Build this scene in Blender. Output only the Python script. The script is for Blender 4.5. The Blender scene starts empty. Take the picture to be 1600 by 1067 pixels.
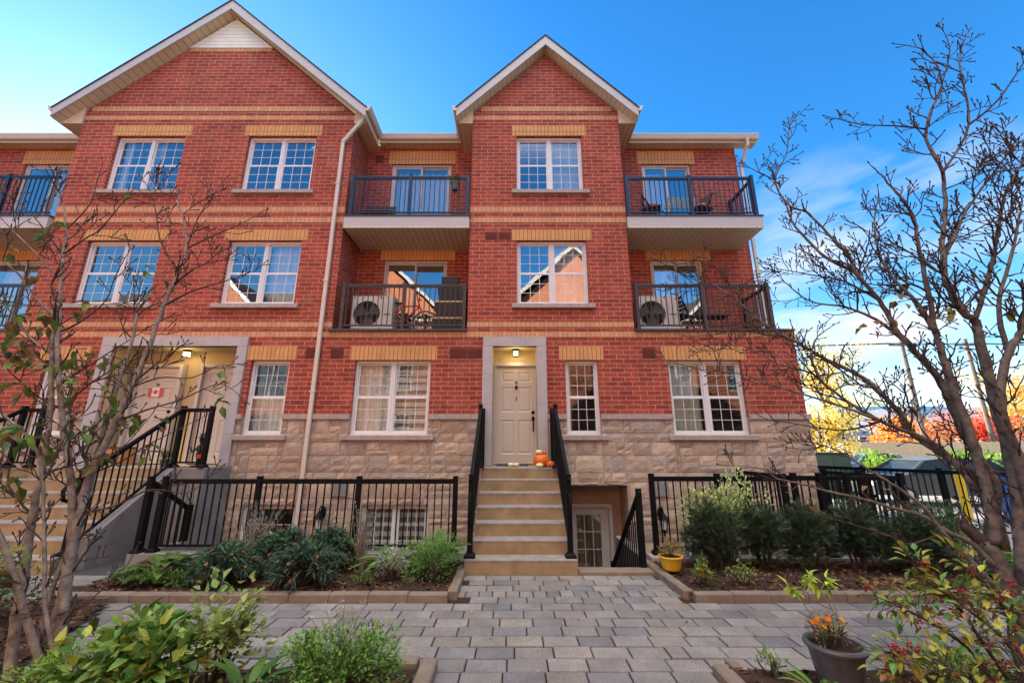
import bpy, math, random
from mathutils import Vector, Matrix, noise as mnoise
random.seed(7)
R = math.radians
S = bpy.context.scene
COL = S.collection

# ------------------------------------------------------------------ camera, sky, sun, exposure
EYE = 1.62
F_PX, PITCH = 645.0, R(14.38)
cam = bpy.data.cameras.new('camera'); cam_o = bpy.data.objects.new('camera', cam); COL.objects.link(cam_o)
cam.sensor_width = 36; cam.lens = 36 * F_PX / 1600; cam.clip_start = .05; cam.clip_end = 2000
cam_o.location = (0, 0, EYE); cam_o.rotation_euler = (R(90) + PITCH, 0, 0)
S.camera = cam_o
S.render.engine = 'CYCLES'
S.view_settings.view_transform = 'Standard'; S.view_settings.look = 'None'
S.view_settings.exposure = 2.18; S.view_settings.gamma = 1.0
S.cycles.use_denoising = True
S.cycles.max_bounces = 8; S.cycles.sample_clamp_indirect = 4

SUN_EL, SUN_AZ = R(18), R(45)          # azimuth: from +Y (behind the building) towards -X
w = bpy.data.worlds.new('World'); S.world = w; w.use_nodes = True
nt = w.node_tree; nt.nodes.clear()
out = nt.nodes.new('ShaderNodeOutputWorld'); bg = nt.nodes.new('ShaderNodeBackground')
sky = nt.nodes.new('ShaderNodeTexSky'); sky.sky_type = 'NISHITA'; sky.sun_disc = False
sky.sun_elevation = SUN_EL; sky.sun_rotation = -SUN_AZ; sky.air_density = 1.0; sky.dust_density = .25; sky.ozone_density = 2.0
hsv = nt.nodes.new('ShaderNodeHueSaturation'); hsv.inputs['Saturation'].default_value = 1.22; hsv.inputs['Value'].default_value = .88
tint = nt.nodes.new('ShaderNodeMix'); tint.data_type = 'RGBA'; tint.blend_type = 'MULTIPLY'; tint.inputs['Factor'].default_value = 1; tint.inputs['B'].default_value = (.30, .79, 1.03, 1)
# thin streaky clouds low over the street on the right
tc = nt.nodes.new('ShaderNodeTexCoord')
mp = nt.nodes.new('ShaderNodeMapping'); mp.inputs['Scale'].default_value = (1.6, 1.6, 5.0); mp.inputs['Rotation'].default_value = (0.2, .35, .5)
nz = nt.nodes.new('ShaderNodeTexNoise'); nz.inputs['Scale'].default_value = 2.2; nz.inputs['Detail'].default_value = 7; nz.inputs['Roughness'].default_value = .55
cr = nt.nodes.new('ShaderNodeValToRGB'); cr.color_ramp.elements[0].position = .40; cr.color_ramp.elements[1].position = .64
dp = nt.nodes.new('ShaderNodeVectorMath'); dp.operation = 'DOT_PRODUCT'
cd = Vector((.66, .70, .26)).normalized(); dp.inputs[1].default_value = cd
mr = nt.nodes.new('ShaderNodeMapRange'); mr.inputs['From Min'].default_value = .955; mr.inputs['From Max'].default_value = 1.0
ml = nt.nodes.new('ShaderNodeMath'); ml.operation = 'MULTIPLY'
mx = nt.nodes.new('ShaderNodeMix'); mx.data_type = 'RGBA'; mx.inputs['B'].default_value = (2.5, 2.55, 2.65, 1)
L = nt.links
L.new(tc.outputs['Generated'], mp.inputs['Vector']); L.new(mp.outputs['Vector'], nz.inputs['Vector'])
L.new(nz.outputs['Fac'], cr.inputs['Fac']); L.new(tc.outputs['Generated'], dp.inputs[0]); L.new(dp.outputs['Value'], mr.inputs['Value'])
L.new(cr.outputs['Color'], ml.inputs[0]); L.new(mr.outputs['Result'], ml.inputs[1])
L.new(sky.outputs['Color'], hsv.inputs['Color']); 
# the blue is deepest high up and away from the sun, paler near the horizon and the sun
sz = nt.nodes.new('ShaderNodeSeparateXYZ'); L.new(tc.outputs['Generated'], sz.inputs[0])
e1 = nt.nodes.new('ShaderNodeMapRange'); e1.inputs['From Min'].default_value = .02; e1.inputs['From Max'].default_value = .5; e1.inputs['To Min'].default_value = .15
sd1 = nt.nodes.new('ShaderNodeVectorMath'); sd1.operation = 'DOT_PRODUCT'
sd1.inputs[1].default_value = (-math.sin(SUN_AZ) * math.cos(SUN_EL), math.cos(SUN_AZ) * math.cos(SUN_EL), math.sin(SUN_EL))
e2 = nt.nodes.new('ShaderNodeMapRange'); e2.inputs['From Min'].default_value = .62; e2.inputs['From Max'].default_value = 1.0; e2.inputs['To Min'].default_value = 1; e2.inputs['To Max'].default_value = .42
e3 = nt.nodes.new('ShaderNodeMath'); e3.operation = 'MULTIPLY'
L.new(sz.outputs['Z'], e1.inputs['Value']); L.new(tc.outputs['Generated'], sd1.inputs[0]); L.new(sd1.outputs['Value'], e2.inputs['Value'])
L.new(e1.outputs['Result'], e3.inputs[0]); L.new(e2.outputs['Result'], e3.inputs[1]); L.new(e3.outputs['Value'], tint.inputs['Factor'])
L.new(hsv.outputs['Color'], tint.inputs['A']); L.new(tint.outputs['Result'], mx.inputs['A'])
L.new(ml.outputs['Value'], mx.inputs['Factor']); 
# bright unseen sky added overhead and behind the camera to light facade and ground
vd = nt.nodes.new('ShaderNodeVectorMath'); vd.operation = 'DOT_PRODUCT'; vd.inputs[1].default_value = Vector((0, -.30, .95)).normalized()
vr = nt.nodes.new('ShaderNodeMapRange'); vr.interpolation_type = 'SMOOTHSTEP'; vr.inputs['From Min'].default_value = math.cos(R(36)); vr.inputs['From Max'].default_value = math.cos(R(14))
vx = nt.nodes.new('ShaderNodeMix'); vx.data_type = 'RGBA'; vx.inputs['B'].default_value = (14.0, 13.2, 12.2, 1)
L.new(tc.outputs['Generated'], vd.inputs[0]); L.new(vd.outputs['Value'], vr.inputs['Value']); L.new(vr.outputs['Result'], vx.inputs['Factor'])
L.new(mx.outputs['Result'], vx.inputs['A']); L.new(vx.outputs['Result'], bg.inputs['Color'])
bg.inputs['Strength'].default_value = .10
L.new(bg.outputs['Background'], out.inputs['Surface'])

sl = bpy.data.lights.new('sun', 'SUN'); sl.energy = 5.0; sl.angle = R(.53); sl.color = (1, .90, .74)
so = bpy.data.objects.new('sun', sl); COL.objects.link(so)
SD = Vector((-math.sin(SUN_AZ) * math.cos(SUN_EL), math.cos(SUN_AZ) * math.cos(SUN_EL), math.sin(SUN_EL)))
so.rotation_euler = SD.to_track_quat('Z', 'Y').to_euler(); so.location = SD * 60

# ------------------------------------------------------------------ helpers
def at(x, y, Y):                       # a photograph pixel at depth Y -> a point in the world (used to measure limbs)
    v = (533.5 - y) / F_PX; u = (x - 800) / F_PX
    dy = math.cos(PITCH) - v * math.sin(PITCH); dz = math.sin(PITCH) + v * math.cos(PITCH)
    t = Y / dy
    return Vector((u * t, Y, dz * t + EYE))

BASE = {}
def tag(o, label=None, cat=None, group=None, kind=None):
    if label: o['label'] = label
    if cat: o['category'] = cat
    if group: o['group'] = group
    if kind: o['kind'] = kind
    return o
def thing(name, label, cat, loc=(0, 0, 0), group=None):
    o = bpy.data.objects.new(name, None); COL.objects.link(o); o.location = loc; o.empty_display_size = .2
    BASE[o.name] = Vector(loc)
    return tag(o, label, cat, group)
def kids(o): return [c for c in bpy.data.objects if c.parent == o]
def dup(o, loc=None, label=None, group=None, rotz=None, scale=None, parent=None):
    c = o.copy(); COL.objects.link(c)
    if parent is not None: c.parent = parent
    for ch in list(o.children): dup(ch, parent=c)
    if loc is not None: c.location = loc; BASE[c.name] = Vector(loc)
    if rotz is not None: c.rotation_euler = (0, 0, rotz)
    if scale is not None: c.scale = scale if hasattr(scale, '__len__') else (scale,) * 3
    if label: c['label'] = label
    if group: c['group'] = group
    return c

class MB:
    def __init__(s): s.v = []; s.f = []; s.c = []; s.cc = None
    def add(s, vs, fs):
        b = len(s.v); s.v.extend([Vector(p) for p in vs])
        for f in fs: s.f.append([b + i for i in f]); s.c.append(s.cc)
        return s
    def quad(s, a, b, c, d): return s.add([a, b, c, d], [(0, 1, 2, 3)])
    def poly(s, pts): return s.add(pts, [tuple(range(len(pts)))])
    def box(s, x0, x1, y0, y1, z0, z1):
        return s.add([(x0, y0, z0), (x1, y0, z0), (x1, y1, z0), (x0, y1, z0), (x0, y0, z1), (x1, y0, z1), (x1, y1, z1), (x0, y1, z1)],
                     [(0, 3, 2, 1), (4, 5, 6, 7), (0, 1, 5, 4), (1, 2, 6, 5), (2, 3, 7, 6), (3, 0, 4, 7)])
    def bbox(s, x0, x1, y0, y1, z0, z1, b=.006):     # box with chamfered top edges
        s.add([(x0, y0, z0), (x1, y0, z0), (x1, y1, z0), (x0, y1, z0), (x0, y0, z1 - b), (x1, y0, z1 - b), (x1, y1, z1 - b), (x0, y1, z1 - b),
               (x0 + b, y0 + b, z1), (x1 - b, y0 + b, z1), (x1 - b, y1 - b, z1), (x0 + b, y1 - b, z1)],
              [(0, 3, 2, 1), (8, 9, 10, 11), (0, 1, 5, 4), (1, 2, 6, 5), (2, 3, 7, 6), (3, 0, 4, 7), (4, 5, 9, 8), (5, 6, 10, 9), (6, 7, 11, 10), (7, 4, 8, 11)])
        return s
    def bar(s, p, q, w, h=None, up=(0, 0, 1)):        # rectangular bar p->q, w across, h along up
        p, q = Vector(p), Vector(q); h = h or w; d = (q - p).normalized(); up = Vector(up)
        if abs(d.dot(up)) > .98: up = Vector((0, 1, 0))
        a = d.cross(up).normalized() * w / 2; b = a.cross(d).normalized() * h / 2
        vs = [p - a - b, p + a - b, p + a + b, p - a + b, q - a - b, q + a - b, q + a + b, q - a + b]
        return s.add(vs, [(0, 1, 2, 3), (7, 6, 5, 4), (0, 4, 5, 1), (1, 5, 6, 2), (2, 6, 7, 3), (3, 7, 4, 0)])
    def tube(s, pts, rs, n=6, cap=True):
        pts = [Vector(p) for p in pts]; m = len(pts)
        if not hasattr(rs, '__len__'): rs = [rs] * m
        b = len(s.v); ref = Vector((.3, .2, .93)).normalized()
        for i, p in enumerate(pts):
            d = (pts[min(i + 1, m - 1)] - pts[max(i - 1, 0)])
            d = d.normalized() if d.length > 1e-9 else Vector((0, 0, 1))
            a = d.cross(ref)
            if a.length < .05: a = d.cross(Vector((1, 0, 0)))
            a.normalize(); c = a.cross(d)
            for k in range(n):
                t = 2 * math.pi * k / n
                s.v.append(p + (a * math.cos(t) + c * math.sin(t)) * rs[i])
        for i in range(m - 1):
            for k in range(n):
                s.f.append([b + i * n + k, b + (i + 1) * n + k, b + (i + 1) * n + (k + 1) % n, b + i * n + (k + 1) % n]); s.c.append(s.cc)
        if cap:
            s.f.append([b + k for k in range(n)]); s.c.append(s.cc)
            s.f.append([b + (m - 1) * n + k for k in reversed(range(n))]); s.c.append(s.cc)
        return s
    def lathe(s, prof, n=20, o=(0, 0, 0), fn=None):   # prof: (r, z)
        o = Vector(o); b = len(s.v); m = len(prof)
        for r, z in prof:
            for k in range(n):
                t = 2 * math.pi * k / n; rr = r * (fn(t) if fn else 1)
                s.v.append(o + Vector((rr * math.cos(t), rr * math.sin(t), z)))
        for i in range(m - 1):
            for k in range(n):
                s.f.append([b + i * n + k, b + i * n + (k + 1) % n, b + (i + 1) * n + (k + 1) % n, b + (i + 1) * n + k]); s.c.append(s.cc)
        s.f.append([b + k for k in reversed(range(n))]); s.c.append(s.cc)
        s.f.append([b + (m - 1) * n + k for k in range(n)]); s.c.append(s.cc)
        return s
    def prism(s, poly, a, b, axis='y'):               # poly in the two other axes, extruded a..b
        n = len(poly)
        def P(p, t): return {'y': (p[0], t, p[1]), 'x': (t, p[0], p[1]), 'z': (p[0], p[1], t)}[axis]
        return s.add([P(p, a) for p in poly] + [P(p, b) for p in poly],
                     [tuple(range(n)), tuple(reversed(range(n, 2 * n)))] + [(i, n + i, n + (i + 1) % n, (i + 1) % n) for i in range(n)])
    def xf(s, m, start=0):
        for i in range(start, len(s.v)): s.v[i] = m @ s.v[i]
        return s
    def build(s, name, mat, parent=None, smooth=False, label=None, cat=None, group=None, kind=None, local=False, recalc=False):
        me = bpy.data.meshes.new(name)
        off = Vector((0, 0, 0))
        if parent is not None and not local: off = BASE.get(parent.name, off)
        me.from_pydata([p - off for p in s.v], [], s.f)
        if recalc:
            import bmesh
            b = bmesh.new(); b.from_mesh(me); bmesh.ops.recalc_face_normals(b, faces=b.faces); b.to_mesh(me); b.free()
        uv = me.uv_layers.new(name='UVMap'); data = [0.0] * (2 * len(me.loops))
        for p in me.polygons:
            nx, ny, nz_ = (abs(c) for c in p.normal)
            for li in p.loop_indices:
                c = s.v[me.loops[li].vertex_index]
                if ny >= nx and ny >= nz_: u = (c.x, c.z)
                elif nx >= nz_: u = (c.y, c.z)
                else: u = (c.x, c.y)
                data[2 * li], data[2 * li + 1] = u
        uv.data.foreach_set('uv', data)
        if any(c is not None for c in s.c):
            ca = me.color_attributes.new('Col', 'FLOAT_COLOR', 'CORNER'); cdat = []
            for p, c in zip(me.polygons, s.c):
                c = c or (.5, .5, .5)
                for _ in p.loop_indices: cdat += [c[0], c[1], c[2], 1]
            ca.data.foreach_set('color', cdat)
        if smooth: me.polygons.foreach_set('use_smooth', [True] * len(me.polygons))
        me.materials.append(mat)
        o = bpy.data.objects.new(name, me); COL.objects.link(o)
        if parent is not None:
            o.parent = parent; BASE[o.name] = BASE.get(parent.name, Vector((0, 0, 0))) if not local else Vector((0, 0, 0))
        return tag(o, label, cat, group, kind)

# ------------------------------------------------------------------ materials
MAT = {}
def nodes(name, rough=.8, spec=.5, metal=0):
    m = bpy.data.materials.new(name); m.use_nodes = True; t = m.node_tree
    b = t.nodes['Principled BSDF']; b.inputs['Roughness'].default_value = rough; b.inputs['Metallic'].default_value = metal
    b.inputs['Specular IOR Level'].default_value = spec
    MAT[name] = m
    return m, t, b
def nd(t, kind, **kw):
    n = t.nodes.new(kind)
    for k, v in kw.items():
        if k in n.inputs: n.inputs[k].default_value = v
        else: setattr(n, k, v)
    return n
def noise_var(t, col_in, scale, amount, detail=5, vec=None):       # multiply a colour by 1 +- amount of noise
    n = nd(t, 'ShaderNodeTexNoise', Scale=scale, Detail=detail, Roughness=.6)
    g = nd(t, 'ShaderNodeNewGeometry')
    t.links.new(vec or g.outputs['Position'], n.inputs['Vector'])
    mr_ = nd(t, 'ShaderNodeMapRange'); mr_.inputs['From Min'].default_value = .25; mr_.inputs['From Max'].default_value = .75
    mr_.inputs['To Min'].default_value = 1 - amount; mr_.inputs['To Max'].default_value = 1 + amount
    t.links.new(n.outputs['Fac'], mr_.inputs['Value'])
    m = nd(t, 'ShaderNodeMix', data_type='RGBA', blend_type='MULTIPLY'); m.inputs['Factor'].default_value = 1
    t.links.new(col_in, m.inputs['A']); t.links.new(mr_.outputs['Result'], m.inputs['B'])
    return m.outputs['Result'], n
def plain(name, col, rough=.7, spec=.4, metal=0, var=.12, scale=6, bump=0, bscale=60):
    m, t, b = nodes(name, rough, spec, metal)
    rgb = nd(t, 'ShaderNodeRGB'); rgb.outputs[0].default_value = (*col, 1)
    c, n = noise_var(t, rgb.outputs[0], scale, var)
    t.links.new(c, b.inputs['Base Color'])
    if bump:
        g = nd(t, 'ShaderNodeNewGeometry'); n2 = nd(t, 'ShaderNodeTexNoise', Scale=bscale, Detail=6)
        t.links.new(g.outputs['Position'], n2.inputs['Vector'])
        bp = nd(t, 'ShaderNodeBump', Strength=bump, Distance=.01); t.links.new(n2.outputs['Fac'], bp.inputs['Height'])
        t.links.new(bp.outputs['Normal'], b.inputs['Normal'])
    return m
def attr(name, rough=.85, spec=.3, fine=0, fscale=200, bump=0, bscale=40, translucent=0, var=.1, vscale=5):
    m, t, b = nodes(name, rough, spec)
    a = nd(t, 'ShaderNodeVertexColor', layer_name='Col')
    c, n = noise_var(t, a.outputs['Color'], vscale, var)
    if fine: c, _ = noise_var(t, c, fscale, fine, 2)
    t.links.new(c, b.inputs['Base Color'])
    if bump:
        g = nd(t, 'ShaderNodeNewGeometry'); n2 = nd(t, 'ShaderNodeTexNoise', Scale=bscale, Detail=6)
        t.links.new(g.outputs['Position'], n2.inputs['Vector'])
        bp = nd(t, 'ShaderNodeBump', Strength=bump, Distance=.02); t.links.new(n2.outputs['Fac'], bp.inputs['Height'])
        t.links.new(bp.outputs['Normal'], b.inputs['Normal'])
    if translucent:
        tr = nd(t, 'ShaderNodeBsdfTranslucent'); t.links.new(c, tr.inputs['Color'])
        ms = nd(t, 'ShaderNodeMixShader'); ms.inputs[0].default_value = translucent
        t.links.new(b.outputs[0], ms.inputs[1]); t.links.new(tr.outputs[0], ms.inputs[2])
        t.links.new(ms.outputs[0], t.nodes['Material Output'].inputs['Surface'])
    return m
def brick(name, c1, c2, mortar, bw, rh, msize=.010, offset=.5, bump=.35, var=.22):
    m, t, b = nodes(name, .88, .25)
    uv = nd(t, 'ShaderNodeUVMap'); br = nd(t, 'ShaderNodeTexBrick', offset=offset)
    br.inputs['Color1'].default_value = (*c1, 1); br.inputs['Color2'].default_value = (*c2, 1); br.inputs['Mortar'].default_value = (*mortar, 1)
    br.inputs['Scale'].default_value = 1; br.inputs['Mortar Size'].default_value = msize / 2 / 1; br.inputs['Mortar Smooth'].default_value = .15
    br.inputs['Bias'].default_value = -.15; br.inputs['Brick Width'].default_value = bw; br.inputs['Row Height'].default_value = rh
    # slight waviness of the courses
    wn = nd(t, 'ShaderNodeTexNoise', Scale=9, Detail=3); t.links.new(uv.outputs[0], wn.inputs['Vector'])
    vm = nd(t, 'ShaderNodeVectorMath', operation='SCALE'); vm.inputs['Scale'].default_value = .006
    va = nd(t, 'ShaderNodeVectorMath', operation='ADD')
    t.links.new(wn.outputs['Color'], vm.inputs[0]); t.links.new(uv.outputs[0], va.inputs[0]); t.links.new(vm.outputs[0], va.inputs[1])
    t.links.new(va.outputs[0], br.inputs['Vector'])
    c, _ = noise_var(t, br.outputs['Color'], .8, var * .7)
    gs = nd(t, 'ShaderNodeNewGeometry'); ms_ = nd(t, 'ShaderNodeMapping'); ms_.inputs['Scale'].default_value = (3.0, 3.0, .35)   # rain streaks
    t.links.new(gs.outputs['Position'], ms_.inputs[0]); c, _ = noise_var(t, c, 1.5, var * .5, 4, ms_.outputs[0])
    c, _ = noise_var(t, c, 14, var)
    c, n3 = noise_var(t, c, 70, var * .8, 3)
    # pale efflorescence patches
    g = nd(t, 'ShaderNodeNewGeometry'); en = nd(t, 'ShaderNodeTexNoise', Scale=1.7, Detail=8, Roughness=.7); t.links.new(g.outputs['Position'], en.inputs['Vector'])
    er = nd(t, 'ShaderNodeValToRGB'); er.color_ramp.elements[0].position = .56; er.color_ramp.elements[1].position = .78
    er.color_ramp.elements[1].color = (.38, .38, .38, 1)
    t.links.new(en.outputs['Fac'], er.inputs['Fac'])
    em = nd(t, 'ShaderNodeMix', data_type='RGBA'); em.inputs['B'].default_value = (*mortar, 1)
    t.links.new(er.outputs['Color'], em.inputs['Factor']); t.links.new(c, em.inputs['A'])
    t.links.new(em.outputs['Result'], b.inputs['Base Color'])
    iv = nd(t, 'ShaderNodeMath', operation='SUBTRACT'); iv.inputs[0].default_value = 1; t.links.new(br.outputs['Fac'], iv.inputs[1])
    ad = nd(t, 'ShaderNodeMath', operation='MULTIPLY_ADD'); ad.inputs[1].default_value = .25
    t.links.new(n3.outputs['Fac'], ad.inputs[0]); t.links.new(iv.outputs[0], ad.inputs[2])
    bp = nd(t, 'ShaderNodeBump', Strength=bump, Distance=.008); t.links.new(ad.outputs[0], bp.inputs['Height'])
    t.links.new(bp.outputs['Normal'], b.inputs['Normal'])
    return m
def lined(name, col, pitch, axis, rough=.55, depth=.4, dark=.5):   # boards with grooves; axis 0/1 = across u / v of the uv
    m, t, b = nodes(name, rough, .4)
    uv = nd(t, 'ShaderNodeUVMap'); sp = nd(t, 'ShaderNodeSeparateXYZ'); t.links.new(uv.outputs[0], sp.inputs[0])
    d = nd(t, 'ShaderNodeMath', operation='DIVIDE'); d.inputs[1].default_value = pitch; t.links.new(sp.outputs[axis], d.inputs[0])
    fr = nd(t, 'ShaderNodeMath', operation='FRACT'); t.links.new(d.outputs[0], fr.inputs[0])
    rp = nd(t, 'ShaderNodeValToRGB'); e = rp.color_ramp.elements; e[0].position = 0; e[0].color = (0, 0, 0, 1); e[1].position = .14; e[1].color = (1, 1, 1, 1)
    t.links.new(fr.outputs[0], rp.inputs['Fac'])
    mc = nd(t, 'ShaderNodeMix', data_type='RGBA'); mc.inputs['A'].default_value = (*[c * dark for c in col], 1); mc.inputs['B'].default_value = (*col, 1)
    t.links.new(rp.outputs['Color'], mc.inputs['Factor'])
    c, _ = noise_var(t, mc.outputs['Result'], 3, .08)
    t.links.new(c, b.inputs['Base Color'])
    bp = nd(t, 'ShaderNodeBump', Strength=depth, Distance=.01); t.links.new(rp.outputs['Color'], bp.inputs['Height']); t.links.new(bp.outputs['Normal'], b.inputs['Normal'])
    return m
def glass(name, refl=.24, tint=(.82, .88, .86)):
    m, t, b = nodes(name); t.nodes.remove(b)
    tr = nd(t, 'ShaderNodeBsdfTransparent'); tr.inputs[0].default_value = (*tint, 1)
    gl = nd(t, 'ShaderNodeBsdfGlossy'); gl.inputs['Roughness'].default_value = .0; gl.inputs['Color'].default_value = (.95, .97, 1, 1)
    g = nd(t, 'ShaderNodeNewGeometry'); n = nd(t, 'ShaderNodeTexNoise', Scale=2.2, Detail=1); t.links.new(g.outputs['Position'], n.inputs['Vector'])
    bp = nd(t, 'ShaderNodeBump', Strength=.06, Distance=.02); t.links.new(n.outputs['Fac'], bp.inputs['Height']); t.links.new(bp.outputs['Normal'], gl.inputs['Normal'])
    fr = nd(t, 'ShaderNodeLayerWeight', Blend=.25)
    ma = nd(t, 'ShaderNodeMath', operation='MULTIPLY_ADD'); ma.inputs[1].default_value = .55; ma.inputs[2].default_value = refl; ma.use_clamp = True
    t.links.new(fr.outputs['Fresnel'], ma.inputs[0])
    ms = nd(t, 'ShaderNodeMixShader'); t.links.new(ma.outputs[0], ms.inputs[0]); t.links.new(tr.outputs[0], ms.inputs[1]); t.links.new(gl.outputs[0], ms.inputs[2])
    t.links.new(ms.outputs[0], t.nodes['Material Output'].inputs['Surface'])
    return m
def emit(name, col, s):
    m, t, b = nodes(name); b.inputs['Base Color'].default_value = (*col, 1)
    b.inputs['Emission Color'].default_value = (*col, 1); b.inputs['Emission Strength'].default_value = s
    return m

brick('red_brick', (.33, .062, .035), (.20, .036, .025), (.45, .24, .17), .29, .0945, .0125)
brick('cream_header', (.56, .295, .15), (.47, .235, .115), (.26, .14, .08), .098, 9.0, .012, 0, .3, .10)
brick('cream_soldier', (.58, .295, .115), (.51, .25, .095), (.16, .085, .04), .088, 9.0, .012, 0, .3, .08)
plain('mortar_stone', (.40, .28, .20), .95, .2, bump=.4, bscale=90)
attr('ashlar', .9, .25, fine=.26, fscale=55, bump=.5, bscale=26, var=.18, vscale=7)
attr('paver', .9, .25, fine=.45, fscale=120, bump=.5, bscale=140, var=.24, vscale=3.5)
attr('mulch', .95, .15, fine=.3, fscale=90)
plain('belt_stone', (.35, .295, .265), .9, .25, var=.22, scale=9, bump=.5, bscale=60)
plain('surround_stone', (.40, .365, .36), .85, .3, var=.10, scale=4, bump=.25, bscale=120)
plain('concrete', (.28, .20, .112), .92, .2, var=.34, scale=3.5, bump=.35, bscale=150)
plain('grey_concrete', (.22, .21, .20), .92, .2, var=.22, scale=3, bump=.35, bscale=90)
plain('tan_stucco', (.50, .39, .22), .9, .2, var=.08, scale=3, bump=.2, bscale=150)
plain('white_trim', (.44, .41, .39), .45, .4, var=.05, scale=3)
plain('white_vinyl', (.66, .64, .63), .4, .45, var=.04, scale=3)
plain('cream_metal', (.62, .50, .33), .5, .4, var=.06, scale=2)
plain('gutter_metal', (.55, .47, .38), .4, .5, var=.08, scale=2)
plain('downspout_metal', (.55, .48, .39), .4, .5, var=.06, scale=2)
lined('soffit_across', (.60, .49, .32), .13, 0, dark=.3)
lined('soffit_deep', (.60, .49, .32), .10, 1, dark=.3)
lined('siding', (.74, .69, .58), .115, 1, depth=.7, dark=.42)
plain('black_metal', (.005, .005, .006), .6, .12, var=.2, scale=8)
plain('brown_metal', (.035, .026, .020), .38, .5, var=.2, scale=8)
plain('navy_metal', (.012, .022, .045), .30, .6, var=.2, scale=8)
plain('door_paint', (.50, .455, .39), .45, .4, var=.03, scale=2)
plain('shingle', (.05, .045, .04), .95, .2, var=.4, scale=20, bump=.6, bscale=60)
plain('interior', (.30, .28, .25), .95, .1, var=.1)
plain('sheer', (.74, .78, .76), .9, .1, var=.03)
plain('door_curtain', (.36, .29, .16), .9, .1, var=.1)
plain('curtain_cream', (.60, .57, .50), .9, .1, var=.06)
plain('blind_dark', (.05, .05, .05), .8, .2)
plain('vent_brown', (.13, .03, .022), .7, .3)
plain('asphalt', (.055, .055, .058), .95, .2, var=.25, scale=2, bump=.5, bscale=80)
plain('lane', (.24, .23, .22), .95, .2, var=.15, scale=1.5, bump=.3, bscale=60)
plain('curb_stone', (.20, .157, .12), .92, .2, var=.2, scale=8, bump=.5, bscale=70)
plain('tread_skylit', (.25, .225, .20), .92, .2, var=.28, scale=7, bump=.35, bscale=150)  # step tops: the grey of the sky light is put into the colour
plain('soil', (.045, .028, .02), .98, .1, var=.4, scale=12, bump=1.0, bscale=50)
glass('window_glass', .33); glass('ground_glass', .07); glass('door_glass', .26)
MAT['bark'] = None
def bark(name, c1, c2):
    m, t, b = nodes(name, .85, .25)
    g = nd(t, 'ShaderNodeNewGeometry'); mp_ = nd(t, 'ShaderNodeMapping'); mp_.inputs['Scale'].default_value = (1, 1, .9)
    n = nd(t, 'ShaderNodeTexNoise', Scale=14, Detail=8, Roughness=.65); t.links.new(g.outputs['Position'], mp_.inputs[0]); t.links.new(mp_.outputs[0], n.inputs['Vector'])
    rp = nd(t, 'ShaderNodeValToRGB'); e = rp.color_ramp.elements; e[0].position = .35; e[0].color = (*c1, 1); e[1].position = .68; e[1].color = (*c2, 1)
    t.links.new(n.outputs['Fac'], rp.inputs['Fac']); t.links.new(rp.outputs['Color'], b.inputs['Base Color'])
    bp = nd(t, 'ShaderNodeBump', Strength=.35, Distance=.006); t.links.new(n.outputs['Fac'], bp.inputs['Height']); t.links.new(bp.outputs['Normal'], b.inputs['Normal'])
    return m
bark('bark', (.085, .07, .06), (.28, .242, .21)); bark('dark_bark', (.05, .04, .034), (.19, .155, .13))
bark('twig_bark', (.028, .019, .016), (.085, .06, .05))
attr('leaf', .55, .35, fine=.15, fscale=60, translucent=.28, var=.25, vscale=9)
attr('needle', .6, .3, translucent=.12, var=.3, vscale=7)
attr('petal', .6, .2, translucent=.2)
attr('painted', .5, .4, var=.05)
# ------------------------------------------------------------------ ground
FY, RY = 8.40, 9.40                   # front plane of the row, back plane of the balcony recesses
XL0, XL1, XC0, XC1, XR = -10.41, -3.82, -.95, 2.585, 5.93
def cut(x0, x1, a0, a1, holes):       # rectangle minus rectangles -> list of rectangles
    xs = sorted({x0, x1, *[min(max(h[0], x0), x1) for h in holes], *[min(max(h[1], x0), x1) for h in holes]})
    zs = sorted({a0, a1, *[min(max(h[2], a0), a1) for h in holes], *[min(max(h[3], a0), a1) for h in holes]})
    res = []
    for i in range(len(xs) - 1):
        run = None
        for j in range(len(zs) - 1):
            cx, cz = (xs[i] + xs[i + 1]) / 2, (zs[j] + zs[j + 1]) / 2
            if any(h[0] < cx < h[1] and h[2] < cz < h[3] for h in holes):
                if run: res.append(run); run = None
            else:
                run = (xs[i], xs[i + 1], run[2] if run else zs[j], zs[j + 1])
        if run: res.append(run)
    return res
WELL_L = (-5.5, -.62, 6.78, 8.39); WELL_R = (.875, 5.95, 6.30, 8.39); DOORWELL = (1.0, 2.25, 8.38, 9.05)
g = MB()
for a in cut(-300, 400, -200, 500, [WELL_L, WELL_R, (-12, 5.9, 8.39, 15)]):
    g.quad((a[0], a[2], -.03), (a[1], a[2], -.03), (a[1], a[3], -.03), (a[0], a[3], -.03))
g.build('ground', MAT['asphalt'], kind='structure')

# paving: every stone its own chamfered block with its own tone
pv = MB(); rnd = random.Random(3); y = 1.4; row = 0
PV_HOLES = [(-5.2, -.62, 5.02, 6.8), (1.93, 9, 5.06, 6.8)]
while y < 5.98:
    h = .2 if y < 5.75 else .19
    short = 5.05 < y < 5.25
    x = -9.6 + rnd.random() * .3 + (row % 2) * .155
    while x < 9.6:
        wd = .155 if short or rnd.random() < .03 else .312 + rnd.uniform(-.012, .012)
        skip = any(a[0] < x + wd / 2 < a[1] and a[2] < y + h / 2 < a[3] for a in PV_HOLES)
        if not skip:
            k = rnd.uniform(.68, .96); t_ = rnd.random()
            c = (.262, .242, .222) if t_ < .6 else ((.215, .206, .205) if t_ < .85 else (.285, .255, .222))
            pv.cc = tuple(v * k for v in c)
            j = rnd.uniform(-.004, .004)
            pv.bbox(x + .006, x + wd - .006, y + .0075, y + h - .0075, -.05, j, .005)
        x += wd
    y += h; row += 1
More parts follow.
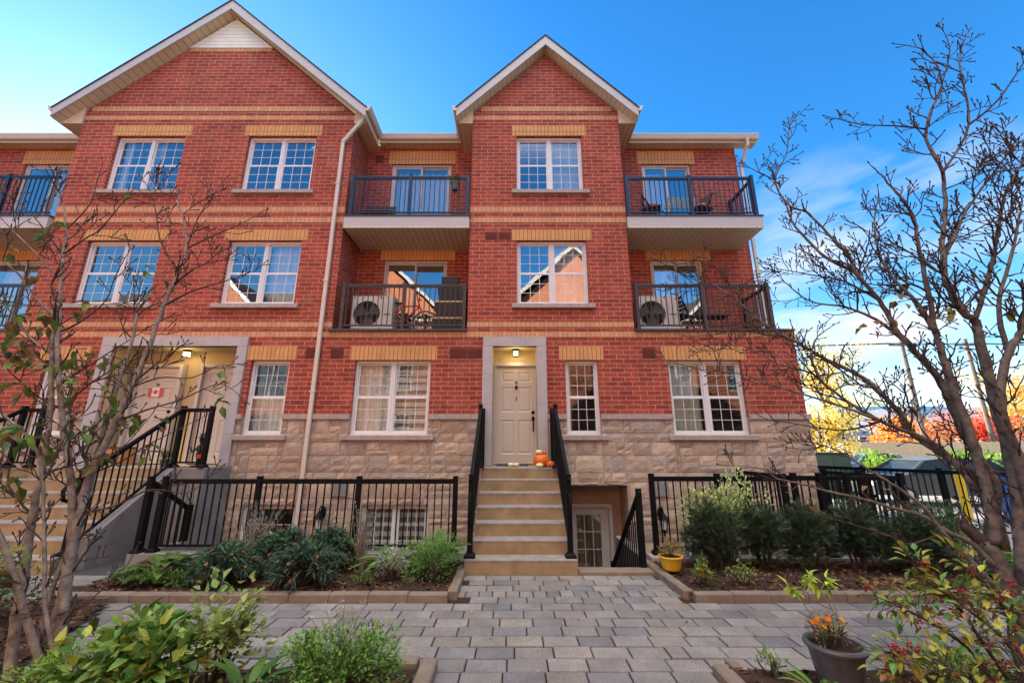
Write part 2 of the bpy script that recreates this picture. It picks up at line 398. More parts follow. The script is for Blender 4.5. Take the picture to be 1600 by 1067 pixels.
pv.build('paved_courtyard', MAT['paver'], kind='structure')
sb = MB(); sb.quad((-9.6, 1.4, -.016), (9.6, 1.4, -.016), (9.6, 6.0, -.016), (-9.6, 6.0, -.016)); sb.build('paving_bed', MAT['soil'], kind='structure')

# ------------------------------------------------------------------ the row of townhouses
H = thing('townhouse_row', 'three-storey red brick townhouse row with cream brick bands and two white-trimmed gables', 'building', (0, 8.4, 0))
def ring(m, x0, x1, z0, z1, ya, yb, bot=True, top=True):  # the four reveal faces of an opening
    m.quad((x0, ya, z0), (x0, yb, z0), (x0, yb, z1), (x0, ya, z1)); m.quad((x1, yb, z0), (x1, ya, z0), (x1, ya, z1), (x1, yb, z1))
    if top: m.quad((x0, ya, z1), (x0, yb, z1), (x1, yb, z1), (x1, ya, z1))
    if bot: m.quad((x0, yb, z0), (x0, ya, z0), (x1, ya, z0), (x1, yb, z0))
def wall(m, x0, x1, z0, z1, Y, holes, reveal=.2):
    for a in cut(x0, x1, z0, z1, holes): m.quad((a[0], Y, a[2]), (a[1], Y, a[2]), (a[1], Y, a[3]), (a[0], Y, a[3]))
    for h in holes: ring(m, h[0], h[1], max(h[2], z0), min(h[3], z1), Y, Y + reveal, h[2] >= z0, h[3] <= z1)
G0, G1, A0, A1, B0, B1 = 1.86, 3.375, 4.60, 6.11, 7.38, 8.88
WG = [(-9.71, -8.90), (-5.41, -4.60), (-3.25, -1.68), (1.10, 1.78), (3.23, 4.75)]
WA = [(-9.50, -7.84), (-6.33, -4.70), (.11, 1.665)]
DOOR_C = (-.405, .515, -1, 3.67); DOOR_L = (-8.31, -5.72, -1, 3.67)
BELT = 2.215
wl = MB()
XW0 = -15.0
holesG = [(a, b, G0, G1) for a, b in WG] + [DOOR_C, DOOR_L, (-13.6, -12.0, G0, G1)]
wall(wl, XW0, XR, BELT, 3.98, FY, holesG, .22)
hA = [(a, b, A0, A1) for a, b in WA]; hB = [(a, b, B0, B1) for a, b in WA]
wall(wl, XL0, XL1, 3.98, 9.30, FY, hA[:2] + hB[:2], .2)
wall(wl, XC0, XC1, 3.98, 9.30, FY, hA[2:] + hB[2:], .2)
CA, CB = .84, 2.16; CZ0, CZ1 = 9.45, 11.62          # centre gable
LA, LB_ = -7.2, 3.73; LZ0, LZ1 = 9.45, 12.78        # left gable
def gable_top(m, x0, x1, c, half, z0, z1, zlo, zcut=None):
    s_ = (z1 - z0) / half; d = .30                  # underside of the roof is d below its top
    zl = z1 - (c - x0) * s_ - d; zr = z1 - (x1 - c) * s_ - d; za = z1 - d
    if zcut is None:
        m.poly([(x0, FY, zlo), (x1, FY, zlo), (x1, FY, zr), (c, FY, za), (x0, FY, zl)])
    else:
        xa = c - (z1 - d - zcut) / s_; xb = c + (z1 - d - zcut) / s_
        m.poly([(x0, FY, zlo), (x1, FY, zlo), (x1, FY, zr), (xb, FY, zcut), (xa, FY, zcut), (x0, FY, zl)])
        return xa, xb, za
gable_top(wl, XC0, XC1, CA, CB, CZ0, CZ1, 9.30)
xa, xb, za = gable_top(wl, XL0, XL1, LA, LB_, LZ0, LZ1, 9.30, 11.53)
# side walls of the bays, back walls of the recesses, right end wall
def side(m, X, y0, y1, z0, z1): m.quad((X, y0, z0), (X, y1, z0), (X, y1, z1), (X, y0, z1))
for X in (XL0, XL1, XC0, XC1): side(wl, X, FY, RY, 3.98, 9.42)
DL = [(-3.16, -1.60), (3.41, 4.70), (-12.85, -11.25)]
def doors(z0, z1): return [(a, b, z0, z1) for a, b in DL]
for x0, x1, i in ((XL1, XC0, 0), (XC1, XR, 1), (XW0, XL0, 2)):
    wall(wl, x0, x1, 3.98, 9.42, RY, [doors(4.02, 6.10)[i], doors(6.72, 8.86)[i]], .14)
side(wl, XR, FY, 15.5, BELT, 3.98); side(wl, XR, RY, 15.5, 3.98, 9.42)
wl.quad((XR, 15.5, -.1), (XW0, 15.5, -.1), (XW0, 15.5, 9.42), (XR, 15.5, 9.42)); side(wl, XW0, FY, 15.5, -.1, 9.42)
wl.build('brick_wall', MAT['red_brick'], H)
# inside: floors and a back wall so that the rooms are rooms
it = MB()
for z in (1.27, 3.9, 6.62, 9.36): it.box(XW0 + .05, XR - .05, RY + .02, 12.4, z - .1, z)
for z in (1.27, 3.9):
    for x0, x1 in ((XW0 + .05, -8.6), (-5.4, -.65), (.75, XR - .05)): it.box(x0, x1, FY + .23, RY + .01, z - .1, z)
it.box(XL0 + .05, XL1 - .05, FY + .23, RY + .01, 6.52, 6.62); it.box(XC0 + .05, XC1 - .05, FY + .23, RY + .01, 6.52, 6.62)
it.quad((XW0, 12.42, -1.6), (XR, 12.42, -1.6), (XR, 12.42, 9.36), (XW0, 12.42, 9.36))
it.build('interior_room', MAT['interior'], H)

# stone base: random ashlar
LOW = (1.02, 2.22, -1.7, .91)
BWIN = [(-5.15, -4.13, -.45, .56), (-2.87, -1.59, -.45, .56), (3.3, 4.75, -.45, .56)]
sh = [(a, b, G0 - .0, 9) for a, b in WG] + [(-.61, .71, -2, 9), (-8.56, -5.51, -2, 9), LOW, (-13.6, -12, G0, 9)] + BWIN
mb_ = MB(); wall(mb_, XW0, XR, -1.7, BELT, FY, [(a, b, G0, 9) for a, b in WG] + [DOOR_C[:2] + (1.2, 9), DOOR_L[:2] + (1.2, 9), LOW] + BWIN, .22)
side(mb_, XR, FY, 15.5, -1.7, BELT)
mb_.build('stone_backing', MAT['mortar_stone'], H)
ash = MB(); rnd = random.Random(11)
PAL = [(.45, .345, .255), (.39, .30, .235), (.35, .275, .225), (.46, .355, .265), (.40, .29, .21), (.37, .305, .25)]
def stone(x0, x1, z0, z1, face='y'):
    for a in cut(x0, x1, z0, z1, sh if face == 'y' else []):
        if a[1] - a[0] < .03 or a[3] - a[2] < .025: continue
        c = rnd.choice(PAL); k = rnd.uniform(.82, 1.12); ash.cc = tuple(v * k for v in c)
        g_ = .006; d = rnd.uniform(.014, .026); e = .010
        X0, X1, Z0, Z1 = a[0] + g_, a[1] - g_, a[2] + g_, a[3] - g_
        if face == 'y':
            f = lambda x, z, dd: (x, FY - dd, z)
        else:
            f = lambda x, z, dd: (XR + dd, x, z)
        nx_ = max(2, int((X1 - X0) / .09)); nz_ = max(2, int((Z1 - Z0) / .07)); b = len(ash.v); vs = []
        for j in range(nz_ + 1):
            for i in range(nx_ + 1):
                ed = i in (0, nx_) or j in (0, nz_)
                px = X0 + (X1 - X0) * i / nx_; pz = Z0 + (Z1 - Z0) * j / nz_
                if not ed: px += rnd.uniform(-.018, .018); pz += rnd.uniform(-.014, .014)
                dd = d - .012 if ed else d + rnd.uniform(-.004, .005)
                vs.append(f(px, pz, dd))
        fs = [(j * (nx_ + 1) + i, j * (nx_ + 1) + i + 1, (j + 1) * (nx_ + 1) + i + 1, (j + 1) * (nx_ + 1) + i) for j in range(nz_) for i in range(nx_)]
        o0 = len(vs); vs += [f(X0, Z0, -.006), f(X1, Z0, -.006), f(X1, Z1, -.006), f(X0, Z1, -.006)]
        bl, br_, tr_, tl = 0, nx_, (nz_ + 1) * (nx_ + 1) - 1, nz_ * (nx_ + 1)
        fs += [(o0, o0 + 1) + tuple(range(nx_, -1, -1)), (o0 + 2, o0 + 3) + tuple(range(tl, tr_ + 1)),
               (o0 + 3, o0) + tuple(range(0, tl + 1, nx_ + 1)), (o0 + 1, o0 + 2) + tuple(range(tr_, br_ - 1, -(nx_ + 1)))]
        ash.add(vs, fs)
def ashlar(x0, x1, z0, z1, face):
    z = z0
    while z < z1 - .01:
        h = rnd.choice([.155, .18, .21, .25, .29, .32]); h = min(h, z1 - z)
        if z1 - z - h < .09: h = z1 - z
        x = x0
        while x < x1 - .01:
            l = rnd.choice([.26, .34, .42, .5, .6, .72]) * rnd.uniform(.9, 1.15); l = min(l, x1 - x)
            if x1 - x - l < .14: l = x1 - x
            t_ = rnd.random()
            if h > .24 and t_ < .5:
                q = h * rnd.choice([.4, .5, .6]); sp = l * rnd.uniform(.35, .65)
                stone(x, x + l, z, z + q, face)
                if l > .4: stone(x, x + sp, z + q, z + h, face); stone(x + sp, x + l, z + q, z + h, face)
                else: stone(x, x + l, z + q, z + h, face)
            else: stone(x, x + l, z, z + h, face)
            x += l
        z += h
ashlar(-15.0, XR + .03, -1.2, BELT - .05, 'y')
ashlar(FY, 14, -.1, BELT - .05, 'x')
ash.build('stone_base', MAT['ashlar'], H)
segs = [(XW0, -13.6), (-12, -9.71), (-8.9, -8.56), (-5.51, -5.41), (-4.6, -3.25), (-1.68, -.61), (.71, 1.10), (1.78, 3.23), (4.75, XR - .05)]
for a, b in segs: bl = MB(); bl.box(a + .001, b - .001, FY - .055, FY + .05, 2.165, 2.268); bl.build('stone_belt_course', MAT['belt_stone'], H)
bl = MB(); bl.box(XR - .049, XR + .05, FY - .054, 15.5, 2.166, 2.267); bl.build('stone_belt_course', MAT['belt_stone'], H)

# cream brick bands (two header courses with a red course between)
def bands(z, *spans):
    for z0, z1 in z:
        for x0, x1 in spans: m = MB(); m.box(x0 - .004, x1 + .004, FY - .006, FY + .02, z0, z1); m.build('brick_band', MAT['cream_header'], H)
bands([(3.868, 3.985), (4.09, 4.20)], (XL0, XL1), (XC0, XC1))
bands([(3.868, 3.985)], (XW0, XL0 - .01), (XL1 + .01, XC0 - .01), (XC1 + .01, XR))
bands([(6.555, 6.68), (6.82, 6.955)], (XL0, XL1), (XC0, XC1))
s_c, s_l = (CZ1 - CZ0) / CB, (LZ1 - LZ0) / LB_
def inside(c, z1, s, z): hw = (z1 - .31 - z) / s; return (c - hw, c + hw)
for z0, z1 in ((9.335, 9.455), (9.585, 9.72)):
    a, b = inside(CA, CZ1, s_c, z1); a2, b2 = inside(LA, LZ1, s_l, z1)
    bands([(z0, z1)], (max(a, XC0), min(b, XC1)), (max(a2, XL0), min(b2, XL1)))
bands([(11.43, 11.53)], inside(LA, LZ1, s_l, 11.53))
sd = MB(); sd.prism([(xa, 11.535), (xb, 11.535), (LA, za)], FY - .02, FY + .03); sd.build('gable_siding', MAT['siding'], H)

# lintels, sills
def lintel(x0, x1, z0, z1, Y):
    m = MB(); m.box(x0, x1, Y - .007, Y + .03, z0, z1); m.build('brick_lintel', MAT['cream_soldier'], H)
def sill(x0, x1, z, Y):
    m = MB(); m.bbox(x0, x1, Y - .075, Y + .1, z - .095, z, .01); m.build('window_sill', MAT['belt_stone'], H)
for a, b in WG + [(-13.6, -12.0)]: lintel(a - .12, b + .12, G1 + .002, 3.67, FY); sill(a - .12, b + .13, G0 - .002, FY)
for a, b in WA:
    lintel(a - .12, b + .12, A1 + .002, 6.375, FY); sill(a - .11, b + .12, A0 - .002, FY)
    lintel(a - .12, b + .12, B1 + .002, 9.175, FY); sill(a - .11, b + .12, B0 - .002, FY)
for a, b in DL:
    lintel(a - .1, b + .12, 8.862, 9.25, RY); lintel(a - .1, b + .2, 6.102, 6.40, RY)

# windows
WIN_N = 0
def window(x0, x1, z0, z1, Y, parent, cols=2, cur=None, simple=False, name='window', hung=True):
    fr = MB(); f = .055; y0, y1 = Y + .085, Y + .17
    fr.box(x0, x1, y0, y1, z1 - f, z1); fr.box(x0, x1, y0, y1, z0, z0 + f)
    fr.box(x0, x0 + f, y0, y1, z0 + f, z1 - f); fr.box(x1 - f, x1, y0, y1, z0 + f, z1 - f)
    halves = [(x0 + f, x1 - f)] if cols == 1 else [(x0 + f, (x0 + x1) / 2 - .042), ((x0 + x1) / 2 + .042, x1 - f)]
    if cols == 2:
        c = (x0 + x1) / 2; fr.box(c - .042, c - .004, y0 + .001, y1, z0 + f, z1 - f); fr.box(c + .004, c + .042, y0 + .001, y1, z0 + f, z1 - f); fr.box(c - .004, c + .004, y0 + .012, y1, z0 + f, z1 - f)
    gl = MB(); mu = MB(); zm = (z0 + z1) / 2; si = .030
    for a, b in halves:
        sashes = [(z0 + f, zm, 0), (zm, z1 - f, .022)] if hung else [(z0 + f, z1 - f, 0)]
        for q0, q1, dy in sashes:
            ya, yb = y0 + .018 + dy, y0 + .045 + dy
            fr.box(a, b, ya, yb, q1 - si, q1); fr.box(a, b, ya, yb, q0, q0 + si); fr.box(a, a + si, ya, yb, q0 + si, q1 - si); fr.box(b - si, b, ya, yb, q0 + si, q1 - si)
            gy = ya + .012
            gl.quad((a + si, gy, q0 + si), (b - si, gy, q0 + si), (b - si, gy, q1 - si), (a + si, gy, q1 - si))
            ix0, ix1, iz0, iz1 = a + si, b - si, q0 + si, q1 - si; t_ = .0055
            nr = 3
            for k in (1, 2):
                x = ix0 + (ix1 - ix0) * k / 3; mu.box(x - t_, x + t_, gy - .006, gy - .001, iz0, iz1)
            for k in range(1, nr):
                z = iz0 + (iz1 - iz0) * k / nr; mu.box(ix0, ix1, gy - .0065, gy - .0012, z - t_, z + t_)
    o = fr.build(name, MAT['white_vinyl'], parent)
    gl.build('pane', MAT['ground_glass' if z0 < 3 else 'window_glass'], o); mu.build('muntin', MAT['white_vinyl'], o)
    for kind, a, b, zz0, zz1 in (cur or []):
        m = MB(); X0, X1 = x0 + (x1 - x0) * a, x0 + (x1 - x0) * b; Z0, Z1 = z0 + (z1 - z0) * zz0, z0 + (z1 - z0) * zz1
        if kind in ('sheer', 'curtain_cream'):
            n = max(8, int((X1 - X0) / .025)); pts = [(X0 + (X1 - X0) * i / n, Y + .27 + .022 * math.sin(i * 1.35 + X0) + .01 * math.sin(i * .37)) for i in range(n + 1)]
            for i in range(n): m.quad((*pts[i], Z0), (*pts[i + 1], Z0), (*pts[i + 1], Z1), (*pts[i], Z1))
            m.build('curtain', MAT[kind], o)
        else:
            z = Z1; k = 0
            while z > Z0 + .03:
                m.box(X0, X1, Y + .24, Y + .255, z - .085, z); z -= .17
            m.build('blind', MAT['sheer'], o)
            m2 = MB(); m2.box(X0, X1, Y + .262, Y + .266, Z0, Z1); m2.build('blind_backing', MAT['interior'], o)
    return o
window(*WG[0], G0, G1, FY, H, 1, [('sheer', 0, .4, 0, 1)]); window(*WG[1], G0, G1, FY, H, 1, [('sheer', 0, 1, 0, .5)])
window(*WG[2], G0, G1, FY, H, 2, [('sheer', .02, .49, 0, 1), ('zebra', .52, .98, 0, 1)])
window(*WG[3], G0, G1, FY, H, 1, [('curtain_cream', 0, .2, 0, 1)]); window(*WG[4], G0, G1, FY, H, 2, [('curtain_cream', .02, .46, 0, 1)])
window(-13.6, -12.0, G0, G1, FY, H, 2)
window(*WA[0], A0, A1, FY, H, 2); window(*WA[1], A0, A1, FY, H, 2, [('sheer', .52, .98, 0, 1)]); window(*WA[2], A0, A1, FY, H, 2, [('sheer', .52, .98, 0, 1)])
window(*WA[0], B0, B1, FY, H, 2, [('sheer', .03, .12, 0, 1), ('sheer', .4, .6, 0, 1)]); window(*WA[1], B0, B1, FY, H, 2); window(*WA[2], B0, B1, FY, H, 2, [('sheer', .52, .98, 0, .93)])
for (a, b, c, d), cu in zip(BWIN, ([('sheer', 0, 1, 0, .3)], [('zebra', .03, .97, 0, 1)], None)): window(a, b, c, d, FY, H, 2 if b - a > 1.1 else 1, cu, hung=False)

def slider(x0, x1, z0, z1, Y, cur):
    fr = MB(); f = .06; y0 = Y + .05; c = (x0 + x1) / 2
    fr.box(x0, x1, y0, y0 + .1, z1 - f, z1); fr.box(x0, x1, y0, y0 + .1, z0, z0 + f); fr.box(x0, x0 + f, y0, y0 + .1, z0 + f, z1 - f); fr.box(x1 - f, x1, y0, y0 + .1, z0 + f, z1 - f)
    gl = MB(); s = .045
    for a, b, dy in ((x0 + f, c + .02, .012), (c - .02, x1 - f, .05)):
        ya, yb = y0 + dy, y0 + dy + .03
        fr.box(a, b, ya, yb, z1 - f - s, z1 - f); fr.box(a, b, ya, yb, z0 + f, z0 + f + s); fr.box(a, a + s, ya, yb, z0 + f + s, z1 - f - s); fr.box(b - s, b, ya, yb, z0 + f + s, z1 - f - s)
        gl.quad((a + s, ya + .015, z0 + f + s), (b - s, ya + .015, z0 + f + s), (b - s, ya + .015, z1 - f - s), (a + s, ya + .015, z1 - f - s))
    o = fr.build('sliding_door', MAT['white_trim'], H); gl.build('pane', MAT['window_glass'], o)
    h = MB(); h.box(c - .005, c + .015, y0 - .02, y0 + .012, (z0 + z1) / 2 - .15, (z0 + z1) / 2 + .15); h.build('handle', MAT['white_trim'], o)
    for a, b in cur:
        m = MB(); X0, X1 = x0 + (x1 - x0) * a, x0 + (x1 - x0) * b; n = int((X1 - X0) / .03)
        pts = [(X0 + (X1 - X0) * i / n, Y + .3 + .03 * math.sin(i * 1.1)) for i in range(n + 1)]
        for i in range(n): m.quad((*pts[i], z0), (*pts[i + 1], z0), (*pts[i + 1], z1 - .1), (*pts[i], z1 - .1))
        m.build('curtain', MAT['sheer'], o)
for (x0, x1), cu in zip(DL, ([(.02, .98)], [(.02, .5)], [(.3, .6)])):
    slider(x0, x1, 6.72, 8.86, RY, cu); slider(x0, x1, 4.02, 6.10, RY, [] if x0 < -3 and x0 > -4 else [(.02, .5)])

# small brick vents
for a in ((-.60, -.33, 6.14, 6.32), (-.30, -.03, 6.14, 6.32), (-1.30, -.94, 3.42, 3.64), (-.92, -.63, 3.42, 3.64), (-4.30, -3.98, 3.42, 3.64), (-3.78, -3.52, 3.42, 3.64), (2.72, 2.98, 3.42, 3.64)):
    m = MB(); m.box(a[0], a[1], FY - .012, FY + .02, a[2], a[3])
    for k in range(5): z = a[2] + .02 + k * (a[3] - a[2] - .04) / 5; m.box(a[0] + .02, a[1] - .02, FY - .02, FY - .011, z, z + .018)
    m.build('vent', MAT['vent_brown'], H)
m = MB(); m.box(-3.62, -3.40, RY - .012, RY + .02, 8.9, 9.12); m.build('vent', MAT['vent_brown'], H)
for a in ((-3.05, -2.72), (2.72, 3.0)):
    m = MB(); m.box(a[0] - .4, a[1] - .4, FY - .05, FY, .75, 1.02) if False else m.box(a[0] - .42 if a[0] < 0 else a[0], a[1] - .42 if a[0] < 0 else a[1], FY - .05, FY - .03, .72, .98)
    m.build('vent', MAT['grey_concrete'], H)

# roofs
def slab_roof(m, c, half, z0, z1, ya, yb, th):
    for sgn in (-1, 1):
        m.add([(c, ya, z1), (c + sgn * half, ya, z0), (c + sgn * half, yb, z0), (c, yb, z1), (c, ya, z1 - th), (c + sgn * half, ya, z0 - th), (c + sgn * half, yb, z0 - th), (c, yb, z1 - th)],
              [(0, 1, 2, 3), (4, 7, 6, 5), (0, 4, 5, 1), (2, 6, 7, 3), (1, 5, 6, 2), (0, 3, 7, 4)])
rf = MB()
slab_roof(rf, CA, CB + .03, CZ0, CZ1 + .03, 8.11, 12.8, .035); slab_roof(rf, LA, LB_ + .03, LZ0, LZ1 + .03, 8.11, 13.2, .035)
for x0, x1 in ((XW0 - .3, LA - LB_ + .3), (LA + LB_ - .3, CA - CB + .3), (CA + CB - .3, XR + .5)):
    rf.add([(x0, 9.14, 9.52), (x1, 9.14, 9.52), (x1, 12.45, 11.3), (x0, 12.45, 11.3), (x0, 9.14, 9.47), (x1, 9.14, 9.47), (x1, 12.45, 11.25), (x0, 12.45, 11.25)], [(0, 1, 2, 3), (4, 7, 6, 5), (0, 4, 5, 1), (1, 5, 6, 2), (2, 6, 7, 3), (3, 7, 4, 0)])
    rf.quad((x0, 12.45, 11.3), (x1, 12.45, 11.3), (x1, 15.8, 9.5), (x0, 15.8, 9.5))
rf.build('roof', MAT['shingle'], H, recalc=True)
so_ = MB()
for c, half, z0, z1 in ((CA, CB, CZ0, CZ1), (LA, LB_, LZ0, LZ1)):
    fa = MB(); so_ = MB()
    for sg in (-1, 1):
        s = (z1 - z0) / half; e = half
        fa.add([(c, 8.13, z1), (c + sg * e, 8.13, z0), (c + sg * e, 8.13, z0 - .25), (c, 8.13, z1 - .27), (c, 8.165, z1), (c + sg * e, 8.165, z0), (c + sg * e, 8.165, z0 - .25), (c, 8.165, z1 - .27)],
               [(0, 1, 2, 3), (4, 7, 6, 5), (0, 4, 5, 1), (3, 2, 6, 7), (1, 5, 6, 2)])
        # sloping soffit under the overhang, boards run front to back
        so_.add([(c, 8.165, z1 - .24), (c + sg * (e - .02), 8.165, z0 - .24 + .02 * s), (c + sg * (e - .02), 8.45, z0 - .24 + .02 * s), (c, 8.45, z1 - .24)], [(0, 1, 2, 3)])
        wx = {(CA, -1): XC0, (CA, 1): XC1, (LA, -1): XL0, (LA, 1): XL1}[(c, sg)]
        # boxed eave return
        ex = c + sg * e
        er_ = MB(); er_.prism([(ex, z0 - .245), (wx, z0 - .245), (wx, z1 - abs(wx - c) * s - .25)], 8.36, 8.40); er_.build('eave_return', MAT['cream_metal'], H, recalc=True)
    fa.build('fascia', MAT['white_trim'], H, recalc=True); so_.build('gable_soffit', MAT['soffit_deep' if c == CA else 'soffit_across'], H)
def gutter(p, q, inward):
    p, q, i = Vector(p), Vector(q), Vector(inward)
    prof = [(0, 0), (0, -.13), (-.03, -.15), (-.075, -.13), (-.10, -.06), (-.115, -.02), (-.115, 0), (-.10, 0), (-.10, -.015), (-.02, -.015), (-.02, 0)]
    n = len(prof); vs = [p - i * a * -1 + Vector((0, 0, b)) for a, b in prof] + [q - i * a * -1 + Vector((0, 0, b)) for a, b in prof]
    gu = MB(); gu.add(vs, [(k, (k + 1) % n, n + (k + 1) % n, n + k) for k in range(n)] + [tuple(range(n)), tuple(range(2 * n - 1, n - 1, -1))]); gu.build('gutter', MAT['gutter_metal'], H, recalc=True)
ZG = 9.50; ZS = 9.33
for xa_, xb_ in ((XW0 - .3, LA - LB_), (LA + LB_, CA - CB), (CA + CB, XR + .46)):
    fb = MB(); se = MB(); gutter((xa_, 9.13, ZG), (xb_, 9.13, ZG), (0, 1, 0)); fb.box(xa_ + .01, xb_ - .01, 9.132, 9.15, ZS - .03, ZG - .02)
    se.quad((xa_, 9.15, ZS), (xb_, 9.15, ZS), (xb_, RY, ZS), (xa_, RY, ZS)); fb.build('eave_board', MAT['cream_metal'], H); se.build('eave_soffit', MAT['soffit_across'], H)
for ex, wx, sg in ((CA - CB, XC0, -1), (CA + CB, XC1, 1), (LA - LB_, XL0, -1), (LA + LB_, XL1, 1)):
    fb = MB(); se = MB(); gutter((ex, 8.12, ZG), (ex, 9.13, ZG), (-sg, 0, 0)); fb.box(min(ex, ex - sg * .018), max(ex, ex - sg * .018), 8.17, 9.13, ZS - .14, ZG - .04)
    se.quad((ex, 8.40, ZS - .12), (wx, 8.40, ZS - .12), (wx, RY, ZS - .12), (ex, RY, ZS - .12)); fb.build('eave_board', MAT['cream_metal'], H); se.build('eave_soffit', MAT['soffit_across'], H)
def downspout(pts, w=.075):
    m = MB()
    for a, b in zip(pts, pts[1:]): m.bar(a, b, w, w * .8, up=(0, 1, 0))
    for p in pts[1:-1]: m.tube([Vector(p) + Vector((-.0, 0, -.035)), Vector(p) + Vector((0, 0, .035))], .047, 8)
    for k in range(3):
        z = 2.7 + 2.4 * k
        if abs(pts[-2][2] - pts[-1][2]) > 3: x, yy = pts[-1][0], pts[-1][1]; m.box(x - .06, x + .06, yy - .036, yy + .05, z, z + .03)
    m.build('downspout', MAT['downspout_metal'], H)
downspout([(-3.53, 8.24, 9.42), (-3.54, 8.25, 9.24), (-4.01, 8.335, 8.66), (-4.03, 8.335, .05)])
downspout([(6.10, 9.07, 9.38), (6.10, 9.10, 9.2), (6.00, 9.34, 8.75), (6.00, 9.34, 4.2)], .07)
# shallow fold-proof wall foot of the back, balconies
def balcony(x0, x1, z0, z1, right_open):
    m = MB(); m.box(x0, x1, 8.30, RY - .003, z0 + .02, z1 - .005); o = m.build('balcony', MAT['white_trim'], H)
    s = MB(); s.quad((x0 + .015, 8.315, z0), (x1 - .015, 8.315, z0), (x1 - .015, RY - .004, z0), (x0 + .015, RY - .004, z0)); s.add([(x0, 8.298, z0 - .0), (x1, 8.298, z0), (x1, 8.30, z0 + .03), (x0, 8.30, z0 + .03)], [(0, 1, 2, 3)])
    s.build('balcony_soffit', MAT['soffit_across'], o)
    d = MB(); d.box(x0 - .0, x1 + .02, 8.285, RY - .003, z1 - .005, z1 + .035); d.build('deck_edge', MAT['brown_metal'], o)
balcony(XL1 + .04, XC0 - .01, 6.365, 6.655, 0); balcony(XC1 + .01, 5.64, 6.365, 6.655, 1); balcony(XW0, XL0 - .01, 6.365, 6.655, 0)
for x0, x1 in ((XL1 - .06, XC0 + .0), (XC1, XR + .02), (XW0, XL0)):
    tr = MB(); tr.box(x0, x1, 8.335, RY - .002, 3.99, 4.035); tr.build('terrace_edge', MAT['navy_metal'], H)

def railing(name, p0, p1, zb, zt, mat, posts, parent=None, label=None, cat='railing', group=None, foot=False, pw=.07, base=None):
    """straight railing p0->p1 (x,y); zb, zt: pairs of heights at both ends; posts: fractions along it"""
    p0, p1 = Vector((*p0, 0)), Vector((*p1, 0)); zb = zb if hasattr(zb, '__len__') else (zb, zb); zt = zt if hasattr(zt, '__len__') else (zt, zt)
    P = lambda t, z: p0.lerp(p1, t) + Vector((0, 0, z[0] + (z[1] - z[0]) * t))
    if parent is None: root = thing(name, label, cat, (p0.x, p0.y, zb[0]), group)
    else: root = parent
    d = (p1 - p0); ln = d.length
    pn = MB(); up = Vector((0, 0, 1))
    pn.bar(P(0, zt) - up * .02, P(1, zt) - up * .02, .05, .04); pn.bar(P(0, zt) - up * .055, P(1, zt) - up * .055, .035, .03)
    pn.bar(P(0, zb) + up * .09, P(1, zb) + up * .09, .035, .03)
    n = max(2, round(ln / .112))
    for i in range(1, n):
        t = i / n
        if any(abs(t - q) * ln < .05 for q in posts): continue
        pn.bar(P(t, zb) + up * .09, P(t, zt) - up * .05, .017)
    pn.build('railing_panel', mat, root)
    for q in posts:
        m = MB(); a, b = P(q, zb), P(q, zt)
        bz = base if base is not None else a.z
        m.box(a.x - pw / 2, a.x + pw / 2, a.y - pw / 2, a.y + pw / 2, bz + .001, b.z + .03)
        m.box(a.x - pw / 2 - .004, a.x + pw / 2 + .004, a.y - pw / 2 - .004, a.y + pw / 2 + .004, b.z + .03, b.z + .042)
        if foot: m.add([(a.x + sx * k, a.y + sy * k, bz + z) for z, k in ((.001, pw * .95), (.035, pw * .9), (.06, pw * .58)) for sx, sy in ((-1, -1), (1, -1), (1, 1), (-1, 1))],
                       [(4 * j + k, 4 * j + (k + 1) % 4, 4 * j + 4 + (k + 1) % 4, 4 * j + 4 + k) for j in (0, 1) for k in range(4)])
        m.build('post', mat, root)
    return root
GR = 'metal railings round the balconies'
railing('balcony_railing', (-3.70, 8.36), (-.99, 8.36), 6.69, 7.72, MAT['navy_metal'], (0.01, .5, .99), label='dark railing of the top balcony between the two gables, with a hanging flower pot', group=GR)
t = railing('balcony_railing', (2.62, 8.36), (5.58, 8.36), 6.69, 7.70, MAT['navy_metal'], (0.01, .5, .99), label='dark railing of the top right balcony, on the white slab by the bare tree', group=GR)
railing('', (5.58, 8.40), (5.58, 9.36), 6.69, 7.70, MAT['navy_metal'], (.98,), parent=t)
railing('balcony_railing', (-3.66, 8.40), (-1.0, 8.40), 4.035, 5.05, MAT['brown_metal'], (0.01, .5, .99), label='bronze railing of the middle balcony with an air conditioner and red bicycle behind it', group=GR)
t = railing('balcony_railing', (2.66, 8.40), (5.56, 8.40), 4.035, 5.05, MAT['brown_metal'], (0.01, .5, .99), label='bronze railing of the middle right balcony, crossed by bare branches', group=GR)
railing('', (5.56, 8.44), (5.56, 9.36), 4.035, 5.05, MAT['brown_metal'], (.98,), parent=t)
railing('balcony_railing', (-14.2, 8.36), (-10.5, 8.36), 6.69, 7.74, MAT['navy_metal'], (0.01, .5, .68), label='dark railing of the upper balcony at the far left edge', group=GR)
railing('balcony_railing', (-14.2, 8.40), (-10.5, 8.40), 4.035, 5.06, MAT['navy_metal'], (0.01, .5), label='dark railing of the lower balcony at the far left edge, behind leafy twigs', group=GR)

